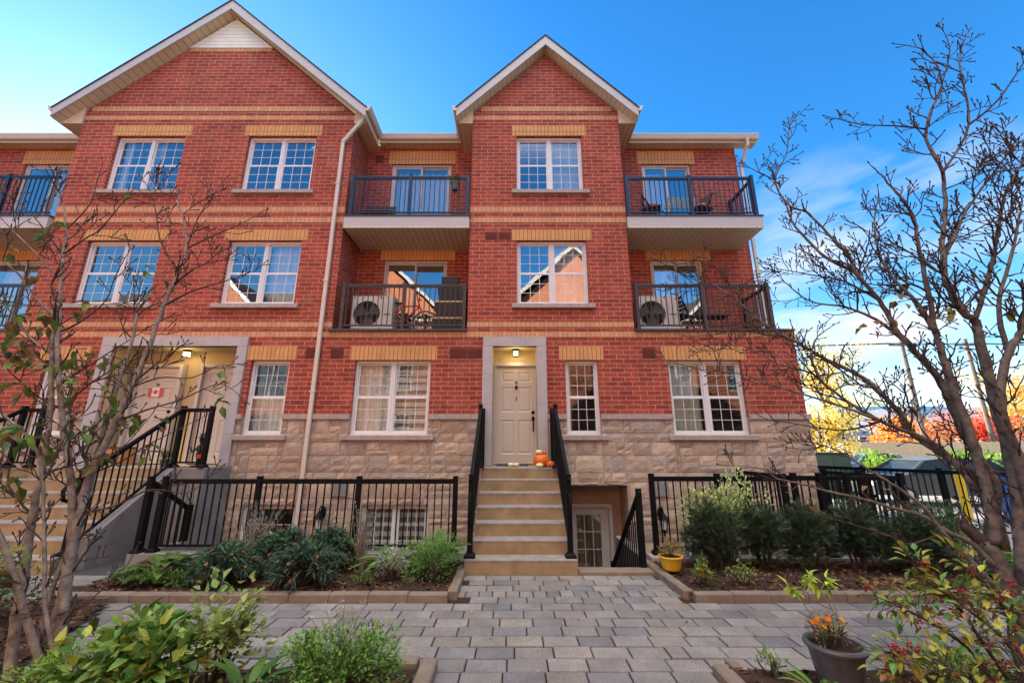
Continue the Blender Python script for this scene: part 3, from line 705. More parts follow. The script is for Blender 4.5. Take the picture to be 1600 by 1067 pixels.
# door surrounds
ds = MB()
def blocks(x0, x1, z0, z1, Y0, Y1, n, ax):
    for i in range(n):
        if ax == 'z': a, b = z0 + (z1 - z0) * i / n, z0 + (z1 - z0) * (i + 1) / n; ds.box(x0, x1, Y0, Y1, a + .002, b - .002)
        else: a, b = x0 + (x1 - x0) * i / n, x0 + (x1 - x0) * (i + 1) / n; ds.box(a + .002, b - .002, Y0, Y1, z0, z1)
for x0, x1, ix0, ix1, nn in ((-.607, .712, -.402, .512, 3), (-8.556, -5.515, -8.312, -5.718, 5)):
    ds = MB(); blocks(x0, ix0, 1.28, 3.668, FY - .05, FY + .05, 4, 'z'); blocks(ix1, x1, 1.28, 3.668, FY - .05, FY + .05, 4, 'z'); blocks(x0, x1, 3.67, 3.862, FY - .052, FY + .05, nn, 'x'); ds.build('door_surround', MAT['surround_stone'], H)
rc = MB()
for ix0, ix1, yb in ((-.400, .510, 8.86), (-8.306, -5.724, 8.98)):
    rc = MB(); rc.quad((ix0, FY + .05, 1.26), (ix0, yb, 1.26), (ix0, yb, 3.67), (ix0, FY + .05, 3.67)); rc.quad((ix1, FY + .05, 1.26), (ix1, yb, 1.26), (ix1, yb, 3.67), (ix1, FY + .05, 3.67))
    rc.quad((ix0, FY + .05, 3.66), (ix1, FY + .05, 3.66), (ix1, yb, 3.66), (ix0, yb, 3.66)); rc.quad((ix0, yb, 1.26), (ix1, yb, 1.26), (ix1, yb, 3.67), (ix0, yb, 3.67))
    rc.quad((ix0, FY + .05, 1.27), (ix1, FY + .05, 1.27), (ix1, yb, 1.27), (ix0, yb, 1.27)); rc.build('entry_recess', MAT['tan_stucco'], H)
def panel_door(x0, x1, z0, z1, Y, frame=True):
    fr = MB(); f = .07
    fr.box(x0 - f, x0, Y - .07, Y + .06, z0, z1 + f); fr.box(x1, x1 + f, Y - .07, Y + .06, z0, z1 + f); fr.box(x0, x1, Y - .069, Y + .06, z1, z1 + f)
    fr.box(x0 - .02, x0 + .01, Y - .09, Y - .071, z0, z1 + .02)
    o = fr.build('front_door', MAT['door_paint'], H)
    d = MB(); W = x1 - x0; cols = ((x0 + W * .13, x0 + W * .46), (x0 + W * .54, x0 + W * .87)); hgt = z1 - z0
    rows = ((.10, .44), (.52, .78), (.83, .94))
    holes = [(a, b, z0 + hgt * c, z0 + hgt * e) for a, b in cols for c, e in rows]
    for a in cut(x0 + .004, x1 - .004, z0 + .012, z1 - .004, holes): d.quad((a[0], Y, a[2]), (a[1], Y, a[2]), (a[1], Y, a[3]), (a[0], Y, a[3]))
    for a in holes:
        k = .022; j = .05
        rings = [(a[0], a[1], a[2], a[3], 0), (a[0] + k, a[1] - k, a[2] + k, a[3] - k, .014), (a[0] + k + .012, a[1] - k - .012, a[2] + k + .012, a[3] - k - .012, .014), (a[0] + j, a[1] - j, a[2] + j, a[3] - j, .004)]
        for p, q in zip(rings, rings[1:]):
            P = [(p[0], Y + p[4], p[2]), (p[1], Y + p[4], p[2]), (p[1], Y + p[4], p[3]), (p[0], Y + p[4], p[3])]; Q = [(q[0], Y + q[4], q[2]), (q[1], Y + q[4], q[2]), (q[1], Y + q[4], q[3]), (q[0], Y + q[4], q[3])]
            for i in range(4): d.quad(P[i], P[(i + 1) % 4], Q[(i + 1) % 4], Q[i])
        q = rings[-1]; d.quad((q[0], Y + q[4], q[2]), (q[1], Y + q[4], q[2]), (q[1], Y + q[4], q[3]), (q[0], Y + q[4], q[3]))
    d.build('door_panel', MAT['door_paint'], o)
    return o
fd = panel_door(-.345, .56 - .035, 1.285, 3.31, 8.76)
h = MB()
h.lathe([(.004, -.006), (.036, -.004), (.036, .012), (.02, .02), (.003, .022)], 16); h.xf(Matrix.Translation((.44, 8.758, 2.33)) @ Matrix.Rotation(R(90), 4, 'X'))
n0 = len(h.v); h.lathe([(.004, -.006), (.034, -.004), (.034, .012), (.012, .02), (.003, .022)], 16); h.xf(Matrix.Translation((.44, 8.758, 2.2)) @ Matrix.Diagonal((1, 1, 1.5, 1)) @ Matrix.Rotation(R(90), 4, 'X'), n0)
h.tube([(.44, 8.75, 2.22), (.44, 8.70, 2.18), (.44, 8.695, 2.08), (.44, 8.71, 1.98), (.44, 8.755, 1.95)], [.012, .013, .015, .013, .016], 8)
h.build('handle', MAT['black_metal'], fd, smooth=True)
h = MB(); h.box(.075, .105, 8.745, 8.759, 2.93, 2.95); h.lathe([(.003, 0), (.03, .002), (.03, .01), (.003, .02)], 12); h.xf(Matrix.Translation((.092, 8.757, 2.865)) @ Matrix.Rotation(R(90), 4, 'X'), 8)
h.tube([(.068, 8.74, 2.86), (.075, 8.735, 2.82), (.092, 8.73, 2.80), (.109, 8.735, 2.82), (.116, 8.74, 2.86)], .008, 6); h.build('knocker', MAT['black_metal'], fd, smooth=False)
h = MB(); h.box(.085, .102, 8.75, 8.759, 2.57, 2.66); h.build('peephole_plate', MAT['black_metal'], fd)
def letters(name, txt, size, loc, mat, parent, rot=(R(90), 0, 0), ext=.002):
    cu = bpy.data.curves.new(name, 'FONT'); cu.body = txt; cu.size = size; cu.extrude = ext; cu.align_x = 'CENTER'; cu.align_y = 'CENTER'
    o = bpy.data.objects.new(name, cu); COL.objects.link(o)
    dg = bpy.context.evaluated_depsgraph_get(); me = bpy.data.meshes.new_from_object(o.evaluated_get(dg)); bpy.data.objects.remove(o)
    b = bpy.data.objects.new(name, me); COL.objects.link(b); me.materials.clear(); me.materials.append(mat)
    b.rotation_euler = rot; b.location = Vector(loc) - (BASE.get(parent.name, Vector()) if parent else Vector())
    if parent: b.parent = parent
    return b
letters('house_number', '30', .075, (.092, 8.752, 2.965), MAT['black_metal'], fd)
fl1 = panel_door(-8.12, -7.22, 1.285, 3.31, 8.90); panel_door(-6.70, -5.80, 1.285, 3.31, 8.90)
letters('house_number', '28', .075, (-7.67, 8.892, 2.93), MAT['black_metal'], fl1)
h = MB(); h.tube([(-7.32, 8.89, 2.25), (-7.32, 8.83, 2.2), (-7.32, 8.83, 2.02), (-7.32, 8.89, 1.97)], .014, 8); h.lathe([(.004, 0), (.034, .002), (.034, .015), (.004, .02)], 12); h.xf(Matrix.Translation((-7.32, 8.895, 2.36)) @ Matrix.Rotation(R(90), 4, 'X'), len(h.v) - 48 - 0); h.build('handle', MAT['black_metal'], fl1)
# basement door under the right window
lw = MB()
lw.quad((1.02, 8.62, -1.7), (1.02, 9.02, -1.7), (1.02, 9.02, .91), (1.02, 8.62, .91)); lw.quad((2.22, 8.62, -1.7), (2.22, 9.02, -1.7), (2.22, 9.02, .91), (2.22, 8.62, .91))
lw.quad((1.02, 9.02, -1.7), (2.22, 9.02, -1.7), (2.22, 9.02, .91), (1.02, 9.02, .91)); lw.quad((1.02, 8.62, .905), (2.22, 8.62, .905), (2.22, 9.02, .905), (1.02, 9.02, .905))
lw.build('basement_recess', MAT['mortar_stone'], H)
bd = MB(); x0, x1, z0, z1, Y = 1.17, 1.95, -1.55, .45, 8.95
bd.box(x0 - .07, x0, Y - .06, Y + .06, z0, z1 + .07); bd.box(x1, x1 + .07, Y - .06, Y + .06, z0, z1 + .07); bd.box(x0, x1, Y - .06, Y + .06, z1, z1 + .07)
o = bd.build('basement_door', MAT['white_trim'], H)
d = MB(); gx0, gx1, gz0, gz1 = x0 + .12, x1 - .16, z0 + .25, z1 - .14
for a in cut(x0, x1, z0, z1, [(gx0, gx1, gz0, gz1)]): d.box(a[0] + .001, a[1] - .001, Y, Y + .04, a[2] + .001, a[3] - .001)
d.build('door_panel', MAT['white_trim'], o)
mu = MB()
for k in range(0, 4): x = gx0 + (gx1 - gx0) * k / 3; mu.box(x - .008, x + .008, Y + .002, Y + .01, gz0, gz1)
for k in range(0, 6): z = gz0 + (gz1 - gz0) * k / 5; mu.box(gx0, gx1, Y + .001, Y + .009, z - .008, z + .008)
mu.build('muntin', MAT['white_trim'], o)
m = MB(); m.quad((gx0, Y + .02, gz0), (gx1, Y + .02, gz0), (gx1, Y + .02, gz1), (gx0, Y + .02, gz1)); m.build('pane', MAT['door_glass'], o)
m = MB(); n = 26
for i in range(n):
    a, b = gx0 + (gx1 - gx0) * i / n, gx0 + (gx1 - gx0) * (i + 1) / n; ya, yb = Y + .06 + .012 * math.sin(i * 1.2), Y + .06 + .012 * math.sin(i * 1.2 + 1.2)
    m.quad((a, ya, gz0), (b, yb, gz0), (b, yb, gz1), (a, ya, gz1))
m.build('curtain', MAT['door_curtain'], o)
# ------------------------------------------------------------------ front steps, area wells
RISE, TREAD = .181, .28
def stairs(name, label, x0, x1, wing, stop=8.745):
    t = thing(name, label, 'steps', ((x0 + x1) / 2, 6.0, 0))
    m = MB(); y = 6.0
    for k in range(7):
        a, b = (x0 - .08, x1 + .045) if k == 0 else (x0, x1)
        yb = stop if k == 6 else y + TREAD + .03
        if k == 6: m.bbox(a, b, y, 8.38, 0, RISE * 7, .012)
        else: m.bbox(a, b, y, 8.3, RISE * k if k else -.04, RISE * (k + 1), .012)
        y += TREAD
    m.build('step', MAT['concrete'], t); y = 6.0
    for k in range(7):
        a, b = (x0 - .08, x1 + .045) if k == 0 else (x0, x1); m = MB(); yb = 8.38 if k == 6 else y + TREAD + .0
        m.bbox(a - .002, b + .002, y - .004, yb, RISE * (k + 1) - .022, RISE * (k + 1) + .003, .006); m.build('tread', MAT['tread_skylit'], t); y += TREAD  # thin caps added on the steps to carry the sky-lit grey
    return t
stairs('front_steps', 'seven tan concrete steps up to the central cream door', -.548, .822, 0)
s2 = stairs('front_steps', 'concrete steps on the left, partly hidden by the pale tree trunks', -9.1, -6.13, 1)
m = MB()
m.prism([(6.35, -.3), (8.38, -.3), (8.38, 1.28), (7.66, 1.28), (6.35, .36)], -6.125, -5.98, 'x'); m.build('side_wall', MAT['grey_concrete'], s2)
m = MB(); m.bbox(-5.975, -5.45, 7.66, 8.38, -1.2, 1.27, .01)
for k in range(5): m.box(-5.97 + k * .105, -5.88 + k * .105, 7.645, 7.659, -1.2, .98)
m.build('landing_wall', MAT['grey_concrete'], s2)
# walls of the two sunken areas
aw = thing('area_well', 'sunken concrete area with grey walls behind the left fence', 'light well', (-3, 7.5, -1.2))
m = MB()
m.box(-5.6, -.63, 6.58, 6.80, -1.25, .12); m.box(-5.6, -5.46, 6.80, 7.62, -1.25, .10); m.box(-.78, -.64, 6.80, 8.38, -1.25, .02)
m.quad((-5.6, 6.8, -1.2), (-.63, 6.8, -1.2), (-.63, 8.5, -1.2), (-5.6, 8.5, -1.2)); m.build('retaining_wall', MAT['grey_concrete'], aw)
aw = thing('area_well', 'stairwell down to the glazed basement door beside the tan steps', 'light well', (1.5, 7.2, -1.6))
m = MB(); m.box(.845, .872, 6.05, 8.38, -1.7, 0.0); m.box(1.93, 2.08, 6.27, 8.38, -1.7, .02); m.box(.87, 2.08, 6.02, 6.27, -1.7, .012)
m.quad((.84, 6.2, -1.56), (2.1, 6.2, -1.56), (2.1, 9.03, -1.56), (.84, 9.03, -1.56))
y = 6.27; z = -.18
for k in range(7): m.box(.873, 1.928, y, y + .26, -1.7, z); y += .26; z -= .2
m.build('retaining_wall', MAT['grey_concrete'], aw)
m = MB(); m.bbox(.88, 1.90, 5.985, 6.20, -.02, .045, .008); m.build('stone_sill', MAT['curb_stone'], aw)
aw = thing('area_well', 'sunken area behind the right fence and the dark yews', 'light well', (4, 7.5, -1.2))
m = MB(); m.box(2.09, 6.0, 6.54, 6.76, -1.25, .07); m.box(5.82, 6.0, 6.76, 8.38, -1.25, .06); m.quad((2.09, 6.7, -1.2), (6, 6.7, -1.2), (6, 8.5, -1.2), (2.09, 8.5, -1.2)); m.build('retaining_wall', MAT['grey_concrete'], aw)
m = MB(); m.bbox(2.0, 2.23, 6.50, 6.80, -.02, .10, .015); m.build('stone_block', MAT['belt_stone'], aw)

BK = MAT['black_metal']
FG = 'black metal fences in front of the sunken areas'
railing('metal_fence', (-5.35, 6.69), (-.84, 6.69), .12, 1.15, BK, (0.006, .325, .665, .994), label='long black metal fence behind the left flower bed', cat='fence', group=FG, foot=True)
railing('metal_fence', (2.12, 6.65), (4.16, 6.65), .10, 1.19, BK, (0.006, .5, .994), label='black metal fence behind the variegated shrub, next to the stairwell', cat='fence', group=FG, foot=True)
t = railing('metal_fence', (4.30, 6.66), (5.92, 6.60), .07, 1.20, BK, (0.01, .25, .5, .99), label='black corner fence behind the dark yews at the corner of the house', cat='fence', group=FG, foot=True)
railing('', (4.30, 6.70), (4.34, 8.30), .07, 1.20, BK, (.98,), parent=t); railing('', (5.90, 6.66), (5.95, 8.30), .07, 1.20, BK, (.45, .98), parent=t)
railing('metal_fence', (-5.52, 6.62), (-5.5, 7.55), (.12, -.35), (1.17, .62), BK, (0.03, .98), label='short black stair rail at the left end of the flower bed fence', cat='fence', foot=True)
railing('stair_rail', (1.79, 6.16), (1.80, 8.15), (-.02, -1.5), (1.04, -.42), BK, (0.02, .98), label='sloping black rail running down into the basement stairwell', cat='railing', foot=True)
def stair_rail(x, label, ty=7.62, zt=2.33, cat='railing', sgn=1, by=6.12):
    t = railing('stair_rail', (x, by), (x, ty), (.18, 1.28), (1.24, zt), BK, (), label=label, cat=cat)
    for yy, z0, z1 in ((by, RISE + .001, 1.24), (ty, 1.268, zt + .04)):
        m = MB(); m.box(x - .036, x + .036, yy - .036, yy + .036, z0, z1); m.box(x - .04, x + .04, yy - .04, yy + .04, z1, z1 + .012)
        m.add([(x + sx * k, yy + sy * k, z0 + z) for z, k in ((0, .075), (.035, .07), (.06, .042)) for sx, sy in ((-1, -1), (1, -1), (1, 1), (-1, 1))], [(4 * j + k, 4 * j + (k + 1) % 4, 4 * j + 4 + (k + 1) % 4, 4 * j + 4 + k) for j in (0, 1) for k in range(4)])
        m.build('post', BK, t)
    m = MB(); yy = by - .04
    m.bar((x, by, 1.2), (x, yy - .03, 1.18), .04, .03)
    m.tube([(x, yy - .0, 1.00), (x, yy - .055, .985), (x, yy - .085, .92), (x, yy - .09, .80), (x, yy - .085, .68), (x, yy - .05, .62), (x, yy, .61)], .019, 8)
    m.build('grab_handle', BK, t, smooth=True)
    return t
stair_rail(-.572, 'black handrail left of the central steps'); stair_rail(.792, 'black handrail right of the central steps, ending by the pumpkins')
# landing sides at the centre
for x, lab in ((-.572, 'left'), (.792, 'right')):
    railing('landing_rail', (x, 7.66), (x, 8.34), 1.27, 2.33, BK, (.97,), label='short black rail on the %s side of the central landing' % lab, cat='railing')
t = railing('stair_rail', (-6.06, 6.10), (-6.06, 7.68), (.18, 1.28), (1.24, 2.32), BK, (.02,), label='sloping black handrail of the left steps with a curled end', cat='railing', foot=True)
railing('', (-6.06, 7.70), (-5.52, 7.70), 1.27, 2.32, BK, (.0, .98), parent=t, foot=True)
m = MB(); m.tube([(-6.06, 6.10, 1.20), (-6.06, 5.96, 1.16), (-6.06, 5.90, 1.05), (-6.06, 5.93, .93), (-6.06, 6.02, .90), (-6.06, 6.08, .93)], .026, 8); m.build('grab_handle', BK, t, smooth=True)
t = railing('stair_rail', (-9.0, 6.10), (-9.0, 7.68), (.18, 1.28), (1.24, 2.32), BK, (.02,), label='black handrail at the far left edge behind the leafy twigs', cat='railing', foot=True)
railing('', (-9.0, 7.70), (-8.62, 7.70), 1.27, 2.32, BK, (.0, .98), parent=t, foot=True)

# ------------------------------------------------------------------ lamps
emit('warm_bulb', (1.0, .80, .40), 1.6); plain('frosted', (.75, .72, .62), .4)
def ceiling_lamp(x, y, z, label):
    t = thing('porch_lamp', label, 'lamp', (x, y, z))
    m = MB(); m.lathe([(.075, 0), (.085, -.012), (.05, -.03), (.05, -.05)], 16, (x, y, z)); m.build('canopy', BK, t)
    m = MB(); m.box(x - .046, x + .046, y - .046, y + .046, z - .15, z - .052); m.build('shade', MAT['warm_bulb'], t)
    m = MB()
    for sx in (-1, 1):
        for sy in (-1, 1): m.box(x + sx * .05 - .006, x + sx * .05 + .006, y + sy * .05 - .006, y + sy * .05 + .006, z - .16, z - .05)
    m.box(x - .055, x + .055, y - .055, y + .055, z - .165, z - .151); m.build('cage', BK, t)
    l = bpy.data.lights.new('porch_bulb', 'POINT'); l.energy = 1.1; l.color = (1, .78, .4); l.shadow_soft_size = .05
    o = bpy.data.objects.new('porch_bulb', l); COL.objects.link(o); o.parent = t; o.location = (0, -.08, -.2)
ceiling_lamp(.08, 8.63, 3.66, 'lit square porch lamp above the central door'); ceiling_lamp(-7.02, 8.7, 3.66, 'lit square porch lamp above the left doors')
def lantern(x, y, z, label):
    t = thing('wall_lantern', label, 'lamp', (x, y, z), 'coach lanterns on the stone base')
    m = MB(); m.lathe([(.005, -.0), (.055, .0), (.05, .02), (.02, .035)], 14); m.xf(Matrix.Translation((x, y, z + .02)) @ Matrix.Diagonal((1, 1, 1.9, 1)) @ Matrix.Rotation(R(90), 4, 'X'))
    m.build('wall_plate', BK, t)
    m = MB(); m.tube([(x, y - .03, z), (x, y - .06, z + .10), (x, y - .12, z + .14), (x, y - .165, z + .10), (x, y - .17, z + .04)], .012, 8); m.tube([(x, y - .03, z - .06), (x, y - .08, z - .12), (x, y - .12, z - .1)], .009, 6); m.build('arm', BK, t, smooth=True)
    c = (x, y - .17, z)
    m = MB(); m.lathe([(.006, .06), (.02, .055), (.03, .03), (.105, -.06), (.11, -.07), (.085, -.072)], 6, c); m.build('hood', BK, t)
    m = MB(); m.lathe([(.07, -.073), (.045, -.235), (.02, -.24)], 6, c); m.build('lamp_glass', MAT['frosted'], t)
    m = MB(); m.lathe([(.05, -.236), (.055, -.25), (.03, -.275), (.016, -.31), (.02, -.33), (.006, -.36)], 8, c)
    for k in range(6): a = k * math.pi / 3; m.bar((x + .074 * math.cos(a), c[1] + .074 * math.sin(a), z - .072), (x + .05 * math.cos(a), c[1] + .05 * math.sin(a), z - .24), .009)
    m.build('finial', BK, t)
lantern(-3.57, FY - .035, .42, 'black coach lantern on the stone behind the left fence'); lantern(2.80, FY - .035, .40, 'black coach lantern behind the right fence, above the yellow pot')

# ------------------------------------------------------------------ beds
def bed(name, outline, z, bump=.03, seed=1):
    xs = [p[0] for p in outline]; ys = [p[1] for p in outline]; m = MB(); st = .08
    def inp(x, y):
        c = False; n = len(outline)
        for i in range(n):
            x1, y1 = outline[i]; x2, y2 = outline[(i + 1) % n]
            if (y1 > y) != (y2 > y) and x < (x2 - x1) * (y - y1) / (y2 - y1) + x1: c = not c
        return c
    nx_, ny_ = int((max(xs) - min(xs)) / st), int((max(ys) - min(ys)) / st); idx = {}
    def vid(i, j):
        if (i, j) not in idx:
            x, y = min(xs) + i * st, min(ys) + j * st
            idx[(i, j)] = len(m.v); m.v.append(Vector((x, y, z + bump * (mnoise.noise((x * 2.2, y * 2.2, seed)) + .6 * mnoise.noise((x * 7, y * 7, seed))))))
        return idx[(i, j)]
    for i in range(nx_):
        for j in range(ny_):
            if inp(min(xs) + (i + .5) * st, min(ys) + (j + .5) * st): m.f.append([vid(i, j), vid(i + 1, j), vid(i + 1, j + 1), vid(i, j + 1)]); m.c.append(None)
    o = m.build(name, MAT['soil'], smooth=True, kind='structure')
    ch = MB(); rr = random.Random(seed)
    pal = [(.085, .042, .026), (.06, .032, .022), (.12, .062, .04), (.04, .025, .02), (.17, .10, .065), (.15, .07, .035)]
    cnt = int((max(xs) - min(xs)) * (max(ys) - min(ys)) * 260)
    for _ in range(cnt):
        x, y = rr.uniform(min(xs), max(xs)), rr.uniform(min(ys), max(ys))
        if not inp(x, y): continue
        zz = z + bump * (mnoise.noise((x * 2.2, y * 2.2, seed)) + .6 * mnoise.noise((x * 7, y * 7, seed))) + .006
        l, w_ = rr.uniform(.012, .045), rr.uniform(.006, .018); a = rr.random() * 6.28; tl = rr.uniform(-.5, .5)
        u = Vector((math.cos(a), math.sin(a), tl)) * l; v = Vector((-math.sin(a), math.cos(a), rr.uniform(-.4, .4))) * w_
        c = Vector((x, y, zz)); ch.cc = rr.choice(pal); ch.quad(c - u - v, c + u - v, c + u + v, c - u + v)
    ch.build(name.replace('soil', 'mulch'), MAT['mulch'], kind='stuff', label='brown wood mulch and leaf litter on the flower bed')
bed('bed_soil', [(-4.9, 5.12), (-.72, 5.12), (-.72, 6.58), (-5.3, 6.58)], .05, seed=2)
bed('bed_soil', [(2.0, 5.12), (9.5, 5.12), (9.5, 6.9), (6.1, 6.9), (6.1, 6.5), (1.97, 6.5)], .05, seed=3)
bed('bed_soil', [(-9.5, 1.2), (-.66, 1.2), (-.66, 3.56), (-1.6, 3.50), (-3.6, 3.42), (-4.3, 5.0), (-9.5, 5.0)], .05, seed=4)
bed('bed_soil', [(1.62, 1.2), (9.5, 1.2), (9.5, 3.52), (1.58, 3.52)], .05, seed=5)
def curb(label, runs, z=.08, wdt=.11):
    t = thing('bed_edging', label, 'edging', (runs[0][0][0], runs[0][0][1], 0)); rr = random.Random(len(label))
    m = MB()
    for p, q in runs:
        p, q = Vector((*p, 0)), Vector((*q, 0)); ln = (q - p).length; d = (q - p).normalized(); n = max(1, round(ln / .42)); s = Vector((-d.y, d.x, 0)) * wdt / 2
        for i in range(n):
            a, b = p + d * (ln * i / n + .003), p + d * (ln * (i + 1) / n - .003); h = z + rr.uniform(-.006, .006); e = .012
            vs = []
            for zz, k, ee in ((-.05, 1, 0), (h - e, 1, 0), (h, .8, e)):
                for c, sg in ((a + d * ee, -1), (b - d * ee, -1), (b - d * ee, 1), (a + d * ee, 1)): vs.append(c + s * sg * k + Vector((0, 0, zz)))
            m.add(vs, [(8, 9, 10, 11)] + [(4 * j + k, 4 * j + (k + 1) % 4, 4 * j + 4 + (k + 1) % 4, 4 * j + 4 + k) for j in (0, 1) for k in range(4)])
    m.build('edging_stone', MAT['curb_stone'], t)
curb('stone edging along the front and right side of the left flower bed', [((-5.0, 5.07), (-.70, 5.07)), ((-.665, 5.14), (-.665, 6.52))])
curb('stone edging along the front of the right bed below the yews', [((2.0, 5.09), (9.4, 5.14)), ((1.965, 5.16), (1.90, 6.45))])
curb('stone edging at the right end of the foreground left bed', [((-.62, 1.5), (-.62, 3.62)), ((-.70, 3.60), (-.95, 3.60))], .08, .12)
curb('stone edging at the left end of the foreground right bed', [((1.55, 1.5), (1.55, 3.58)), ((1.62, 3.60), (1.70, 3.60))], .06, .12)

# ------------------------------------------------------------------ things on the landing and the balconies
plain('pumpkin_skin', (.62, .13, .012), .45, .4, var=.15, scale=10); plain('gourd_skin', (.72, .58, .30), .5, .4, var=.15, scale=14); plain('stem_brown', (.16, .13, .06), .8)
def pumpkin(x, y, z, r, hgt, mat, label, ribs=10):
    t = thing('pumpkin', label, 'pumpkin', (x, y, z), 'pumpkins and gourds on the landing')
    m = MB(); prof = [(.02, .04), (.5, 0), (.85, .16), (1, .45), (.93, .72), (.65, .93), (.3, 1.0), (.08, .93)]
    m.lathe([(a * r, b * hgt) for a, b in prof], 40, (x, y, z), lambda a: 1 - .09 * abs(math.sin(a * ribs / 2)) ** .35 * 0 + .07 * abs(math.sin(a * ribs / 2)) - .05)
    m.build('rind', MAT[mat], t, smooth=True)
    m = MB(); m.tube([(x, y, z + hgt * .92), (x + .006, y, z + hgt * 1.1), (x + .03 * r / .15, y, z + hgt * 1.2)], [.10 * r + .004, .07 * r + .003, .08 * r + .003], 7); m.build('stem', MAT['stem_brown'], t)
ZL = 1.271
pumpkin(.545, 7.95, ZL, .155, .23, 'pumpkin_skin', 'large orange pumpkin on the landing with a pale gourd on top'); pumpkin(.50, 7.93, ZL + .222, .068, .085, 'gourd_skin', 'small cream gourd resting on the large orange pumpkin', 7)
pumpkin(.60, 7.98, ZL + .215, .05, .075, 'pumpkin_skin', 'small orange gourd on top of the large pumpkin', 7)
pumpkin(.50, 7.775, ZL, .07, .075, 'gourd_skin', 'small cream gourd in front of the large pumpkin', 7); pumpkin(.70, 7.80, ZL, .073, .11, 'pumpkin_skin', 'small round orange pumpkin by the right handrail', 9)
pumpkin(-.02, 8.02, ZL, .055, .075, 'gourd_skin', 'left one of two small cream gourds in the middle of the landing', 7); pumpkin(.08, 8.04, ZL, .055, .07, 'gourd_skin', 'right one of two small cream gourds in the middle of the landing', 7)
plain('doormat', (.045, .04, .035), .95, bump=.5); m = MB(); m.bbox(-.30, .32, 8.28, 8.70, ZL + .003, ZL + .016, .003); tag(m.build('doormat', MAT['doormat']), 'dark doormat before the central door', 'doormat')

plain('ac_shell', (.50, .49, .44), .45, var=.04); plain('fan_dark', (.10, .11, .10), .6)
def ac(x, label):
    y0, y1, z = 8.70, 9.02, 4.10; W, Hh = .92, .80
    t = thing('air_conditioner', label, 'air conditioner', (x, y0, 4.036), 'outdoor air conditioner units')
    cx, cz, r = x + .33, z + .39, .29
    m = MB(); n = 32
    ring_ = [(cx + r * math.cos(2 * math.pi * k / n), y0, cz + r * math.sin(2 * math.pi * k / n)) for k in range(n)]
    def edge(a):
        c, s = math.cos(a), math.sin(a); k = min((.31 if c < 0 else .315) / abs(c) if abs(c) > 1e-6 else 9, (.375 if s < 0 else .395) / abs(s) if abs(s) > 1e-6 else 9); return (cx + c * k, y0, cz + s * k)
    outr = [edge(2 * math.pi * k / n) for k in range(n)]
    for k in range(n): m.quad(ring_[k], outr[k], outr[(k + 1) % n], ring_[(k + 1) % n])
    m.box(x + .02, x + .65, y0 + .001, y1, z + .012, z + .02); m.box(x, x + W, y0 + .12, y1, z, z + Hh); m.box(x, x + .022, y0, y0 + .12, z, z + Hh); m.box(x + .643, x + W, y0, y0 + .12, z, z + Hh); m.box(x + .022, x + .643, y0 + .001, y0 + .12, z + .783, z + Hh)
    for q in (.70, .80): m.box(x + q, x + q + .012, y0 - .004, y0, z + .05, z + Hh - .12)
    m.build('casing', MAT['ac_shell'], t)
    m = MB(); m.box(x + .72, x + .86, y0 - .006, y0 - .001, z + Hh * .45, z + Hh * .475); m.build('badge', BK, t)
    m = MB(); m.lathe([(.003, 0), (.29, 0)], 32); m.xf(Matrix.Translation((cx, y0 + .1, cz)) @ Matrix.Rotation(R(90), 4, 'X')); m.build('fan_well', MAT['fan_dark'], t)
    m = MB()
    for q in range(1, 8):
        rr_ = r * q / 7; pts = [(cx + rr_ * math.cos(2 * math.pi * k / 32), y0 - .008, cz + rr_ * math.sin(2 * math.pi * k / 32)) for k in range(33)]; m.tube(pts, .0035, 4)
    for k in range(20): a = 2 * math.pi * k / 20; m.bar((cx + .05 * math.cos(a), y0 - .006, cz + .05 * math.sin(a)), (cx + r * math.cos(a), y0 - .006, cz + r * math.sin(a)), .005)
    m.build('grille', MAT['fan_dark'], t)
    m = MB()
    for k in range(3):
        a0 = 2 * math.pi * k / 3
        for j in range(5):
            a, b = a0 + j * .25, a0 + (j + 1) * .25; m.quad(*[(cx + rr_ * math.cos(q), y0 + .04 + .03 * (q - a0), cz + rr_ * math.sin(q)) for rr_, q in ((.06, a), (.26, a), (.26, b), (.06, b))])
    m.lathe([(.005, 0), (.06, 0), (.05, .04), (.004, .05)], 12, (0, 0, 0)); 
    n0 = len(m.v) - 48; m.xf(Matrix.Translation((cx, y0 + .06, cz)) @ Matrix.Rotation(R(90), 4, 'X'), n0); m.build('fan', MAT['fan_dark'], t)
    m = MB(); m.box(x + .08, x + .16, y0, y1, 4.037, z); m.box(x + .72, x + .80, y0, y1, 4.037, z); m.build('foot', BK, t)
ac(-3.55, 'white air conditioner unit on the middle balcony, left of the red bicycle'); ac(2.78, 'white air conditioner unit on the middle right balcony, beside a folding chair')

